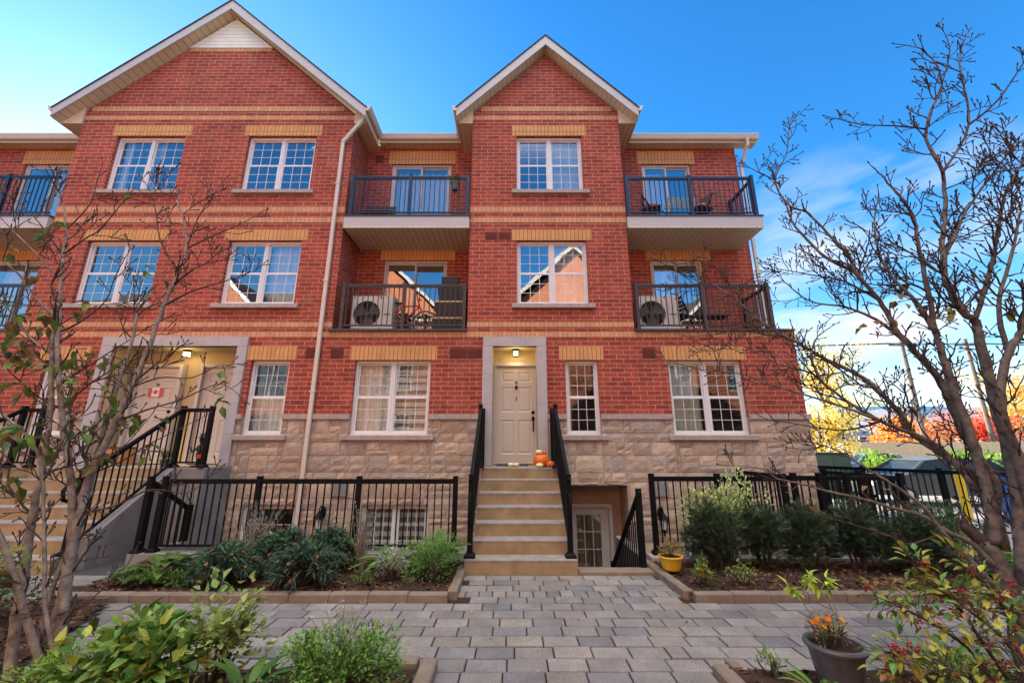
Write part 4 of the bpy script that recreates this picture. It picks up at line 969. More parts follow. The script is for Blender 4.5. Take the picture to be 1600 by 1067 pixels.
plain('red_paint', (.45, .015, .012), .35); plain('rubber', (.02, .02, .02), .8); plain('rim_metal', (.6, .6, .6), .3, metal=.8); plain('bin_dark', (.025, .022, .022), .5); plain('bin_lid', (.50, .40, .20), .5)
bk = thing('bicycle', 'red bicycle leaning behind the middle balcony railing', 'bicycle', (-2.3, 8.85, 4.036))
def wheel(x, y, z, r):
    m = MB(); m.tube([(x + r * math.cos(2 * math.pi * k / 28), y + .04 * math.cos(2 * math.pi * k / 28), z + r * math.sin(2 * math.pi * k / 28)) for k in range(29)], .02, 6); o = m.build('wheel', MAT['rubber'], bk, smooth=True)
    m = MB(); m.tube([(x + (r - .025) * math.cos(2 * math.pi * k / 28), y - .002 + .04 * math.cos(2 * math.pi * k / 28), z + (r - .025) * math.sin(2 * math.pi * k / 28)) for k in range(29)], .012, 5)
    for k in range(14): a = 2 * math.pi * k / 14; m.bar((x, y, z), (x + (r - .02) * math.cos(a), y + .04 * math.cos(a), z + (r - .02) * math.sin(a)), .003)
    m.build('rim', MAT['rim_metal'], o, smooth=True)
wheel(-1.93, 8.85, 4.31, .27); wheel(-2.72, 8.85, 4.31, .27)
m = MB()
for a, b in (((-1.93, 4.31), (-2.1, 4.72)), ((-2.1, 4.70), (-2.42, 4.36)), ((-2.1, 4.72), (-2.5, 4.70)), ((-2.42, 4.36), (-2.55, 4.78)), ((-2.42, 4.36), (-2.72, 4.31)), ((-2.72, 4.31), (-2.5, 4.70)), ((-2.1, 4.72), (-2.13, 4.86))): m.tube([(a[0], 8.85, a[1]), (b[0], 8.85, b[1])], .019, 7)
m.build('frame', MAT['red_paint'], bk, smooth=True)
m = MB(); m.tube([(-2.12, 8.62, 4.94), (-2.13, 8.72, 4.93), (-2.14, 8.85, 4.87), (-2.13, 9.0, 4.93), (-2.12, 9.1, 4.94)], .013, 6); m.build('handlebar', MAT['rubber'], bk)
m = MB(); m.add([(-2.72, 8.79, 4.80), (-2.72, 8.91, 4.80), (-2.45, 8.875, 4.79), (-2.45, 8.825, 4.79), (-2.70, 8.80, 4.76), (-2.70, 8.90, 4.76), (-2.47, 8.87, 4.76), (-2.47, 8.83, 4.76)], [(0, 1, 2, 3), (4, 7, 6, 5), (0, 4, 5, 1), (1, 5, 6, 2), (2, 6, 7, 3), (3, 7, 4, 0)]); m.build('saddle', MAT['rubber'], bk)
for k, lab in enumerate(('lowest', 'middle', 'topmost')):
    z = 4.04 + k * .385; x0, x1 = -1.80 + .05 * k, -1.06; t = thing('storage_bin', '%s of the stacked dark storage bins at the right end of the middle balcony' % lab, 'storage bin', (x0, 8.9, z), 'stacked storage bins')
    m = MB(); m.add([(x0 + .05, 8.78, z), (x1 - .05, 8.78, z), (x1 - .05, 9.2, z), (x0 + .05, 9.2, z), (x0 + .01, 8.75, z + .34), (x1 - .01, 8.75, z + .34), (x1 - .01, 9.25, z + .34), (x0 + .01, 9.25, z + .34)], [(0, 3, 2, 1), (4, 5, 6, 7), (0, 1, 5, 4), (1, 2, 6, 5), (2, 3, 7, 6), (3, 0, 4, 7)]); m.build('tub', MAT['bin_dark'], t)
    m = MB(); m.bbox(x0, x1, 8.74, 9.26, z + .342, z + .383, .012); m.build('lid', MAT['bin_lid'], t)
t = thing('folding_table', 'black tray table folded on the stacked bins', 'table', (-1.4, 9, 5.2)); m = MB(); m.bar((-1.62, 8.95, 5.195), (-1.62, 8.95, 5.46), .02); m.bar((-1.24, 8.95, 5.195), (-1.24, 8.95, 5.46), .02); m.box(-1.63, -1.23, 8.94, 8.97, 5.30, 5.455); m.build('table_top', MAT['bin_dark'], t)

def folding_chair(x, y, z, rz, label, mat='black_metal', seat='bin_dark', slats=True):
    t = thing('folding_chair', label, 'chair', (x, y, z), 'balcony chairs')
    M_ = Matrix.Translation((x, y, z)) @ Matrix.Rotation(rz, 4, 'Z')
    m = MB()
    for s in (-.2, .2):
        m.bar((s, -.2, 0), (s, .22, .86), .022, .03); m.bar((s * .9, .22, 0), (s * .9, -.2, .45), .02, .028)
    m.bar((-.2, -.12, .2), (.2, -.12, .2), .018); m.xf(M_); m.build('frame', MAT[mat], t)
    m = MB()
    for k in range(5): yy = -.22 + k * .095; m.box(-.2, .2, yy, yy + .07, .44, .458)
    m.xf(M_); m.build('seat', MAT[seat], t)
    m = MB()
    for k in range(4): zz = .56 + k * .08; yy = -.2 + .42 * zz / .86; m.box(-.2, .2, yy - .02, yy, zz, zz + .055)
    m.xf(M_); m.build('backrest', MAT[seat], t)
    return t
plain('wood_slat', (.16, .085, .05), .6); plain('pink_cushion', (.42, .16, .12), .9)
folding_chair(3.35, 8.85, 6.691, R(70), 'left folding chair with a pinkish cushion on the top right balcony', seat='wood_slat'); folding_chair(4.55, 8.85, 6.691, R(-70), 'right folding chair with a pinkish cushion on the top right balcony', seat='wood_slat')
for x, lab in ((3.35, 'left'), (4.55, 'right')):
    t = thing('cushion', 'pinkish cushion on the %s chair of the top right balcony' % lab, 'cushion', (x, 8.85, 7.15)); m = MB(); m.lathe([(.02, 0), (.17, .01), (.2, .05), (.17, .09), (.02, .1)], 16, (x, 8.85, 7.15)); m.build('pillow', MAT['pink_cushion'], t, smooth=True)
t = thing('folding_table', 'slatted table tipped up on the top right balcony', 'table', (3.95, 8.8, 6.69))
m = MB()
for k in range(7): x = 3.60 + k * .105; m.bar((x, 8.60, 7.02), (x + .22, 8.85, 7.50), .07, .018, up=(0, -1, .5))
m.build('table_top', MAT['bin_dark'], t); m = MB()
for x in (3.66, 4.25): m.bar((x, 8.66, 6.692), (x + .2, 8.95, 7.2), .02); m.bar((x + .2, 8.66, 6.692), (x, 8.95, 7.2), .02)
m.build('leg', BK, t)
folding_chair(3.85, 8.95, 4.036, R(120), 'dark sling chair beside the air conditioner on the middle right balcony'); t = thing('side_table', 'low dark table on the middle right balcony', 'table', (4.55, 8.9, 4.036)); m = MB(); m.bbox(4.25, 4.85, 8.75, 9.1, 4.46, 4.5); m.build('table_top', MAT['bin_dark'], t)
[MB().bar((x, yy, 4.037), (x, yy, 4.46), .03).build('leg', MAT['bin_dark'], t) for x in (4.3, 4.8) for yy in (8.8, 9.05)]
# covered grill / bench on the top balcony, hanging pot
t = thing('patio_bench', 'dark slatted bench at the left end of the top balcony between the gables', 'bench', (-3.2, 8.85, 6.691))
m = MB()
for k in range(4): m.box(-3.58, -2.86, 9.0 + k * .015, 9.02 + k * .015, 7.0 + k * .1, 7.07 + k * .1)
m.build('backrest', MAT['bin_dark'], t); m = MB(); [m.box(-3.58, -2.86, 8.62 + k * .1, 8.7 + k * .1, 7.0, 7.025) for k in range(4)]; m.build('seat', MAT['wood_slat'], t)
[MB().bar((x, yy, 6.692), (x, yy, 7.0), .04).build('leg', MAT['bin_dark'], t) for x in (-3.55, -2.89) for yy in (8.65, 9.0)]
# ------------------------------------------------------------------ vegetation builders
rv = random.Random(21)
def rdir(r=rv):
    z = r.uniform(-1, 1); a = r.uniform(0, 2 * math.pi); s = math.sqrt(1 - z * z); return Vector((s * math.cos(a), s * math.sin(a), z))
def leaf(m, b, d, L_, W_, up=None, droop=.15, pal=None, r=rv):
    d = d.normalized(); up = (up or Vector((0, 0, 1))) + rdir(r) * .45
    s = d.cross(up)
    if s.length < .05: s = d.cross(Vector((1, .3, 0)))
    s.normalize(); n = s.cross(d)
    tip = b + d * L_ - n * L_ * droop; mid = b + d * L_ * .45 - n * W_ * .12; e = n * W_ * .16
    l1, r1 = b + d * L_ * .38 + s * W_ / 2 + e, b + d * L_ * .38 - s * W_ / 2 + e
    l2, r2 = b + d * L_ * .72 + s * W_ * .32 + e * .3 - n * L_ * droop * .4, b + d * L_ * .72 - s * W_ * .32 + e * .3 - n * L_ * droop * .4
    if pal: c = r.choice(pal); k = r.uniform(.75, 1.2); k *= 1.8; m.cc = (c[0] * k, c[1] * k, c[2] * k)
    m.add([b, l1, l2, tip, r2, r1, mid], [(0, 6, 2, 1), (6, 3, 2), (0, 5, 4, 6), (6, 4, 3)])
GREEN = [(.055, .12, .022), (.075, .15, .03), (.04, .09, .02), (.10, .17, .035)]
YGREEN = [(.16, .22, .04), (.11, .18, .035), (.22, .25, .05), (.20, .14, .04), (.08, .14, .03)]
BLUEG = [(.024, .055, .040), (.04, .085, .03), (.05, .10, .035), (.038, .072, .050), (.018, .04, .034), (.05, .09, .055)]
DARK = [(.018, .042, .022), (.025, .055, .025), (.012, .03, .018), (.035, .06, .02), (.05, .055, .02)]
VARI = [(.26, .32, .11), (.36, .40, .18), (.10, .19, .04), (.20, .29, .07), (.30, .34, .13)]
AUT = [(.11, .14, .03), (.16, .15, .03), (.13, .07, .03), (.20, .16, .04), (.09, .12, .03)]
GREY = [(.20, .22, .19), (.15, .18, .14), (.26, .25, .24), (.12, .15, .09)]
def plant(name, label, cat, x, y, z, group=None): return thing(name, label, cat, (x, y, z), group)
def bush(label, x, y, z, rx, ry, h, n, L_, W_, pal, name='shrub', cat='shrub', stems=9, outward=.8, flowers=None, seed=0, droop=.2, group=None, bark_='twig_bark', low=.12, up=.35):
    r = random.Random(seed or int(abs(x * 1000) + abs(y * 77))); t = plant(name, label, cat, x, y, z, group); base = Vector((x, y, z)); lf = MB(); st = MB(); tips = []
    for i in range(stems):
        a = r.uniform(0, 6.28); q = math.sqrt(r.random()) * .95
        tp = base + Vector((math.cos(a) * rx * q, math.sin(a) * ry * q, h * r.uniform(.55, .98) * math.sqrt(max(.05, 1 - q * q * .6))))
        m1 = base.lerp(tp, .5) + Vector((r.uniform(-.04, .04), r.uniform(-.04, .04), h * .1))
        st.tube([base + Vector((math.cos(a) * .03, math.sin(a) * .03, -.02)), m1, tp], [.008 + h * .006, .006, .003], 5); tips.append((m1, tp))
    st.build('stem', MAT[bark_], t)
    lumps = [(base + Vector((math.cos(a) * rx * q, math.sin(a) * ry * q, h * zz)), r.uniform(.3, .5)) for a, q, zz in [(r.uniform(0, 6.28), r.uniform(.1, .75), r.uniform(.3, .85)) for _ in range(max(5, stems))]]
    for i in range(n):
        if r.random() < .75:
            c, k = r.choice(lumps); d = rdir(r); p = c + Vector((d.x * rx * k, d.y * ry * k, d.z * h * k * .8)) * r.uniform(.55, 1.05)
        else:
            m1, tp = r.choice(tips); p = m1.lerp(tp, r.random()) + rdir(r) * .03
        if p.z < z + h * low * r.random(): p.z = z + h * low * r.uniform(.2, 1.5)
        d = (p - base - Vector((0, 0, h * .3))); d = Vector((d.x / rx, d.y / ry, d.z / h)) * outward + rdir(r) * .6 + Vector((0, 0, up))
        leaf(lf, p, d, L_ * r.uniform(.6, 1.2), W_ * r.uniform(.7, 1.15), droop=droop, pal=pal, r=r)
    lf.build('foliage', MAT['leaf'], t)
    if flowers:
        pal2, cnt, fs = flowers
        for _ in range(cnt):
            fl = MB(); c, k = r.choice(lumps); d = rdir(r); d.z = abs(d.z); d.y = -abs(d.y); p = c + Vector((d.x * rx * k, d.y * ry * k, d.z * h * k * .8)) * 1.08
            cc = r.choice(pal2); nrm = (d + Vector((0, -.4, .5))).normalized(); u = nrm.cross(Vector((0, 0, 1))); u = u.normalized() if u.length > .01 else Vector((1, 0, 0)); v = nrm.cross(u)
            for k2 in range(8):
                a = k2 * math.pi / 4; fl.cc = tuple(c_ * r.uniform(.8, 1.15) for c_ in cc); dd = u * math.cos(a) + v * math.sin(a); sd_ = nrm.cross(dd)
                fl.quad(p, p + dd * fs * .6 + sd_ * fs * .28, p + dd * fs + nrm * fs * .1, p + dd * fs * .6 - sd_ * fs * .28)
            fl.build('flower', MAT['petal'], t)
    return t
def yew(label, x, y, z, rx, ry, h, n, seed):
    r = random.Random(seed); t = plant('yew_shrub', label, 'shrub', x, y, z, 'clipped yews in a row along the right fence'); b = Vector((x, y, z)); st = MB(); nd_ = MB()
    for i in range(7):
        a = r.uniform(0, 6.28); tp = b + Vector((math.cos(a) * rx * .6, math.sin(a) * ry * .6, h * r.uniform(.6, .9))); st.tube([b + Vector((math.cos(a) * .04, math.sin(a) * .04, -.03)), b.lerp(tp, .5) + Vector((0, 0, .05)), tp], [.02, .012, .004], 5)
    st.build('stem', MAT['twig_bark'], t)
    lumps = [(Vector((r.uniform(-.55, .55) * rx, r.uniform(-.5, .5) * ry, h * r.uniform(.3, .78))), r.uniform(.36, .56)) for _ in range(13)]
    for i in range(n):
        c, k = r.choice(lumps); d = rdir(r); p = b + c + Vector((d.x * rx, d.y * ry, d.z * h * .62)) * k * r.uniform(.5, 1.05)
        if p.z < z + .06: continue
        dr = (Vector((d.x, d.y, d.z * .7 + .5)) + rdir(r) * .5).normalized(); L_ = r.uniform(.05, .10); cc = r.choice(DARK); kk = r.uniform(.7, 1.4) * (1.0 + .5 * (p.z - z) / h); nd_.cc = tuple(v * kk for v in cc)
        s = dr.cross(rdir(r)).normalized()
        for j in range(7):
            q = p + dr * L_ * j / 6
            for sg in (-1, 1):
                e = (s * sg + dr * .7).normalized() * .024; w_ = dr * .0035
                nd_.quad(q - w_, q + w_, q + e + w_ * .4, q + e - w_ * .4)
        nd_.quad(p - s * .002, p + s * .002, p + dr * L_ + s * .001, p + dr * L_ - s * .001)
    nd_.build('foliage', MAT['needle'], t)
def strap_plant(label, x, y, z, r0, h, pal, flowers, seed):      # rosettes of long narrow leaves
    r = random.Random(seed); t = plant('flowering_plant', label, 'flowering plant', x, y, z, 'mounds of narrow blue green leaves with orange flowers'); lf = MB(); st = MB(); b = Vector((x, y, z))
    for i in range(120):
        a = r.uniform(0, 6.28); q = math.sqrt(r.random()); el = (1 - q * .85)
        c = b + Vector((math.cos(a) * r0 * q, math.sin(a) * r0 * q * .9, h * (.25 + .7 * math.sqrt(max(0, 1 - q * q))) * r.uniform(.8, 1.08)))
        st.tube([b + Vector((math.cos(a) * .02, math.sin(a) * .02, 0)), b.lerp(c, .6) + Vector((0, 0, .03)), c], [.004, .004, .003], 4)
        ax = (c - b).normalized()
        for k in range(15):
            d = (rdir(r) * .8 + ax * .75 + Vector((0, 0, -.05))); leaf(lf, c - ax * r.uniform(0, .09), d, r.uniform(.08, .14), .017, droop=.35, pal=pal, r=r)
        if r.random() < flowers:
            fl = MB(); p = c + ax * .05; u = ax.cross(Vector((.3, 0, 1))).normalized(); v = ax.cross(u); cc = r.choice([(.50, .10, .02), (.55, .17, .04), (.42, .08, .03), (.50, .22, .12)])
            for k2 in range(9):
                aa = k2 * .7; dd = u * math.cos(aa) + v * math.sin(aa); sd_ = ax.cross(dd); fl.cc = tuple(q_ * r.uniform(.8, 1.2) for q_ in cc); fl.quad(p, p + dd * .012 + sd_ * .007 + ax * .003, p + dd * .020 + ax * .003, p + dd * .012 - sd_ * .007 + ax * .003)
            fl.cc = (.12, .05, .02); fl.lathe([(.002, 0), (.010, .002), (.006, .010)], 6, p); fl.build('flower', MAT['petal'], t)
    st.build('stem', MAT['twig_bark'], t); lf.build('foliage', MAT['leaf'], t)
def wispy(label, x, y, z, r0, h, n, pal, seed, fl=None):
    r = random.Random(seed); t = plant('wispy_plant', label, 'plant', x, y, z); st = MB(); lf = MB(); b = Vector((x, y, z))
    for i in range(n):
        a = r.uniform(0, 6.28); q = r.random(); tp = b + Vector((math.cos(a) * r0 * q, math.sin(a) * r0 * q, h * r.uniform(.6, 1.05))); md = b.lerp(tp, .55) + rdir(r) * .03
        st.tube([b + rdir(r) * .03, md, tp], [.004, .003, .0015], 4)
        for k in range(14):
            f = r.uniform(.25, 1); p = md.lerp(tp, (f - .5) * 2) if f > .5 else b.lerp(md, f * 2)
            leaf(lf, p, rdir(r) * .7 + Vector((0, 0, .5)), r.uniform(.02, .045), .008, pal=pal, r=r)
    st.build('stem', MAT['dry_stem'], t); lf.build('foliage', MAT['leaf'], t)
plain('dry_stem', (.23, .19, .15), .9)
def rosette(label, x, y, z, L_, W_, n, pal, seed, name='broadleaf_plant', el=(.2, 1.0)):   # big leaves from one base
    r = random.Random(seed); t = plant(name, label, 'plant', x, y, z); st = MB(); lf = MB(); b = Vector((x, y, z))
    for i in range(n):
        a = 6.28 * i / n + r.uniform(-.4, .4); e = r.uniform(*el); d = Vector((math.cos(a) * math.cos(e), math.sin(a) * math.cos(e), math.sin(e))); q = b + d * L_ * r.uniform(.5, 1.0)
        st.tube([b, b.lerp(q, .5) + Vector((0, 0, .02)), q], [.006, .005, .004], 5)
        dd = Vector((d.x, d.y, d.z * .6)); s = dd.cross(Vector((0, 0, 1))).normalized(); n_ = s.cross(dd).normalized(); c = r.choice(pal); k = r.uniform(.8, 1.2); L2, W2 = L_ * r.uniform(.8, 1.15), W_ * r.uniform(.8, 1.1)
        rows = []; N = 7; dd.normalize()
        for j in range(N + 1):
            f = j / N; wv = W2 * math.sin(math.pi * min(1, f * .92 + .06)) ** .8 * (1 - .25 * f); cpt = q + dd * L2 * f - n_ * L2 * .35 * f * f
            rows.append((cpt - s * wv / 2 + n_ * wv * .16, cpt, cpt + s * wv / 2 + n_ * wv * .16))
        b0 = len(lf.v); lf.cc = tuple(v * k for v in c); vs = [p for r_ in rows for p in r_]; lf.add(vs, [(3 * j + o, 3 * j + o + 1, 3 * j + o + 4, 3 * j + o + 3) for j in range(N) for o in (0, 1)])
    st.build('stem', MAT['dry_stem'], t); lf.build('foliage', MAT['leaf'], t, smooth=True)

# left flower bed
ZB = .055
rosette('glossy broad-leaved plant at the left end of the left flower bed', -4.35, 5.70, ZB, .30, .16, 30, GREEN, 5)
rosette('second broad-leaved plant, just right of the glossy one at the left end of the bed', -3.9, 5.75, ZB, .28, .16, 28, DARK + GREEN, 6)
bush('low green creeping plant along the left end of the bed', -4.15, 5.42, ZB, .62, .22, .17, 1500, .035, .02, GREEN, 'creeping_plant', 'plant', 12)
strap_plant('blue-green mound with orange flowers, nearest the left bed edge', -3.40, 5.40, ZB, .36, .44, BLUEG, .16, 31)
strap_plant('blue-green mound with orange flowers, overhanging the stone edging in the middle of the bed', -2.46, 5.36, ZB, .38, .45, BLUEG, .12, 32)
strap_plant('blue-green mound with orange flowers, farther back against the fence', -3.0, 5.9, ZB, .38, .52, BLUEG, .14, 33)
strap_plant('small blue-green mound with orange flowers beside the coach lantern', -2.42, 6.0, ZB, .30, .52, BLUEG, .14, 34)
wispy('dry greyish wispy plant against the fence, behind the orange flowers', -3.55, 6.1, ZB, .45, .85, 60, GREY, 41)
wispy('tall grey-green wispy plant before the right basement window', -1.98, 6.0, ZB, .28, .80, 46, GREY, 42)
rosette('fresh green hosta with pointed leaves in front of the basement window', -1.52, 5.95, ZB, .30, .13, 18, [(.10, .22, .03), (.08, .18, .03)], 7, 'hosta', (.4, 1.2))
rosette('upright broad-leaved plant at the right end of the left bed', -1.02, 6.1, ZB, .32, .15, 26, [(.09, .17, .035), (.07, .13, .03)], 8, 'hosta', (.4, 1.2))
bush('bright green feathery bush at the right end of the left bed', -.98, 5.55, ZB, .36, .32, .48, 4200, .028, .011, [(.07, .16, .03), (.10, .20, .045), (.05, .12, .025)], 'feathery_bush', 'plant', 16)
bush('silvery small-leaved bush between the hosta and the feathery bush', -1.45, 5.6, ZB, .26, .24, .38, 1500, .026, .012, GREY + GREEN[:1], 'silver_bush', 'plant', 10)
bush('tiny green tuft in the open mulch of the left bed', -1.75, 5.4, ZB, .13, .1, .12, 260, .03, .012, GREEN, 'green_tuft', 'plant', 6)
bush('yellowing plant behind the coach lantern mound', -2.12, 6.1, ZB, .16, .16, .30, 220, .07, .022, YGREEN, 'yellowing_plant', 'plant', 7)
# right bed
for i, (x, y, rx, h, lab) in enumerate(((2.72, 6.05, .40, .86, 'leftmost dark yew, beside the yellow pot'), (3.42, 6.15, .42, .80, 'dark yew below the variegated shrub, second from the left'), (4.02, 6.1, .42, .84, 'middle dark yew of the row'), (4.62, 6.05, .45, .86, 'dark yew fourth in the row from the yellow pot'), (5.18, 6.0, .45, .84, 'fifth dark yew from the yellow pot'), (5.70, 6.12, .42, .80, 'rightmost dark yew of the row, by the fence corner'))):
    yew(lab, x, y, ZB - .02, rx, .36, h, 1700, 60 + i)
bush('variegated cream and green shrub rising above the yews', 3.02, 6.30, ZB, .62, .26, 1.16, 2600, .055, .028, VARI, 'variegated_shrub', 'shrub', 9, low=.55, up=.8, seed=9)
bush('light green spreading shrub at the right end of the yews', 6.0, 5.75, ZB, .45, .34, .50, 1300, .05, .02, GREEN + YGREEN[:2], 'green_shrub', 'shrub', 10)
bush('green shrub close to the street fence right of the yews', 6.25, 6.5, ZB, .5, .4, .75, 1300, .05, .025, GREEN + DARK, 'green_shrub', 'shrub', 10)
bush('low orange marigold clump next to the yellow pot', 2.28, 5.42, ZB, .15, .14, .26, 500, .045, .012, GREEN, 'marigold', 'flowering plant', 8, flowers=([(.55, .20, .02), (.5, .12, .02)], 9, .026))
bush('small yellow-green sprig at the foot of the leftmost yew', 2.75, 5.45, ZB, .22, .16, .24, 260, .04, .015, YGREEN, 'green_sprig', 'plant', 7)
# pots
plain('yellow_glaze', (.62, .36, .02), .35, .5); plain('charcoal_glaze', (.075, .072, .075), .45, .5, var=.35, scale=9)
def pot(name, label, x, y, z, r, h, mat, soil=True, lip=.015):
    t = thing(name, label, 'flower pot', (x, y, z))
    m = MB(); m.lathe([(r * .62, 0), (r * .70, .01), (r * .82, h * .45), (r * .93, h * .88), (r * 1.04, h * .89), (r * 1.06, h * .95), (r * 1.03, h), (r * .9, h), (r * .86, h * .88)], 36, (x, y, z)); m.build('vessel', MAT[mat], t, smooth=False)
    m = MB(); m.lathe([(r * .85, h * .84), (r * .86, h * .9), (r * .3, h * .93)], 24, (x, y, z)); m.build('potting_soil', MAT['soil'], t)
    return t
pot('flower_pot', 'round yellow pot on the stone at the left end of the right bed', 2.07, 5.92, .085, .15, .17, 'yellow_glaze')
bush('withering plant with reddish leaves in the yellow pot', 2.07, 5.92, .235, .17, .14, .17, 330, .04, .016, AUT + [(.16, .04, .03)], 'pot_plant', 'plant', 9)
pot('flower_pot', 'large charcoal pot with marigolds standing in the foreground', 2.24, 3.30, .04, .178, .27, 'charcoal_glaze')
bush('half withered marigolds with orange blooms in the charcoal pot', 2.22, 3.30, .27, .15, .12, .20, 520, .032, .011, AUT + [(.07, .05, .04), (.05, .04, .04)], 'marigold', 'flowering plant', 12, flowers=([(.62, .24, .015), (.55, .12, .01)], 9, .024))
t = plant('tall_seedling', 'two tall thin stems with yellow-green leaves rising from the charcoal pot', 'plant', 2.2, 3.32, .27); st = MB(); lf = MB()
for pts in ([(2.20, 3.32, .27), (2.16, 3.34, .42), (2.09, 3.36, .56), (2.01, 3.36, .65)], [(2.10, 3.36, .55), (2.12, 3.34, .64), (2.16, 3.32, .70)], [(2.33, 3.30, .27), (2.31, 3.32, .46), (2.30, 3.34, .62), (2.29, 3.34, .69)], [(2.31, 3.32, .45), (2.24, 3.34, .60), (2.18, 3.36, .71)]):
    st.tube(pts, [.005, .0045, .004, .003][:len(pts)], 5)
    for k in range(15):
        a, b = Vector(pts[-2]), Vector(pts[-1]); p = a.lerp(b, rv.uniform(.2, 1.05)); leaf(lf, p, rdir() + Vector((0, 0, -.2)), rv.uniform(.05, .085), .026, droop=.35, pal=[(.24, .34, .03), (.30, .38, .05), (.18, .28, .03)])
st.build('stem', MAT['dry_stem'], t); lf.build('foliage', MAT['leaf'], t)
# foreground left
bush('large yellowing hydrangea in the foreground at the lower left', -2.45, 3.10, .04, .50, .30, .50, 620, .115, .075, GREEN + GREEN + YGREEN[:3] + [(.14, .22, .04)], 'hydrangea', 'shrub', 16, low=.2, droop=.3, seed=301)
bush('trailing pale green ivy-like vine over the hydrangea', -2.0, 3.22, .04, .32, .22, .64, 480, .065, .058, [(.17, .25, .08), (.13, .20, .06), (.22, .27, .10)], 'climbing_vine', 'plant', 9, seed=302)
rosette('dark green foxglove-like rosette at the bottom edge, right of the hydrangea', -1.66, 3.02, .05, .19, .075, 24, [(.05, .13, .03), (.08, .17, .035)], 12, 'foreground_rosette', (.5, 1.25))
bush('low leafy herb with small purple tips in the foreground', -1.18, 3.16, .04, .46, .32, .40, 3400, .038, .018, [(.06, .15, .025), (.08, .18, .03), (.045, .11, .02), (.11, .18, .035)], 'leafy_herb', 'plant', 22, seed=303)
wispy('thin flowering tips rising out of the foreground herb', -1.2, 3.3, .1, .42, .48, 26, GREY + [(.16, .12, .17), (.10, .15, .05)], 43)
bush('lime green fine-leaved clump at the bottom left of the hydrangea', -2.95, 3.1, .04, .34, .2, .28, 1500, .035, .010, [(.14, .25, .03), (.10, .2, .03)], 'fine_leaved_clump', 'plant', 12)
bush('dark green shrub behind the pale trunks at the left edge', -4.9, 4.25, .03, .62, .4, .62, 1700, .05, .022, GREEN + DARK, 'dark_shrub', 'shrub', 14)
# foreground right weeds
rosette('bright strap-leaved weed at the foot of the charcoal pot', 1.98, 3.12, .05, .15, .035, 13, [(.10, .24, .03), (.14, .28, .04)], 15, 'strap_leaved_weed', (.3, 1.2))
bush('small sprig of weeds at the corner of the foreground right bed', 1.86, 3.42, .05, .12, .1, .16, 130, .03, .013, GREEN, 'weed_sprig', 'plant', 6)
bush('grassy weeds under the berry shrub at the lower right', 3.0, 3.2, .05, .5, .25, .25, 700, .05, .02, GREEN + YGREEN, 'weed_clump', 'plant', 12)

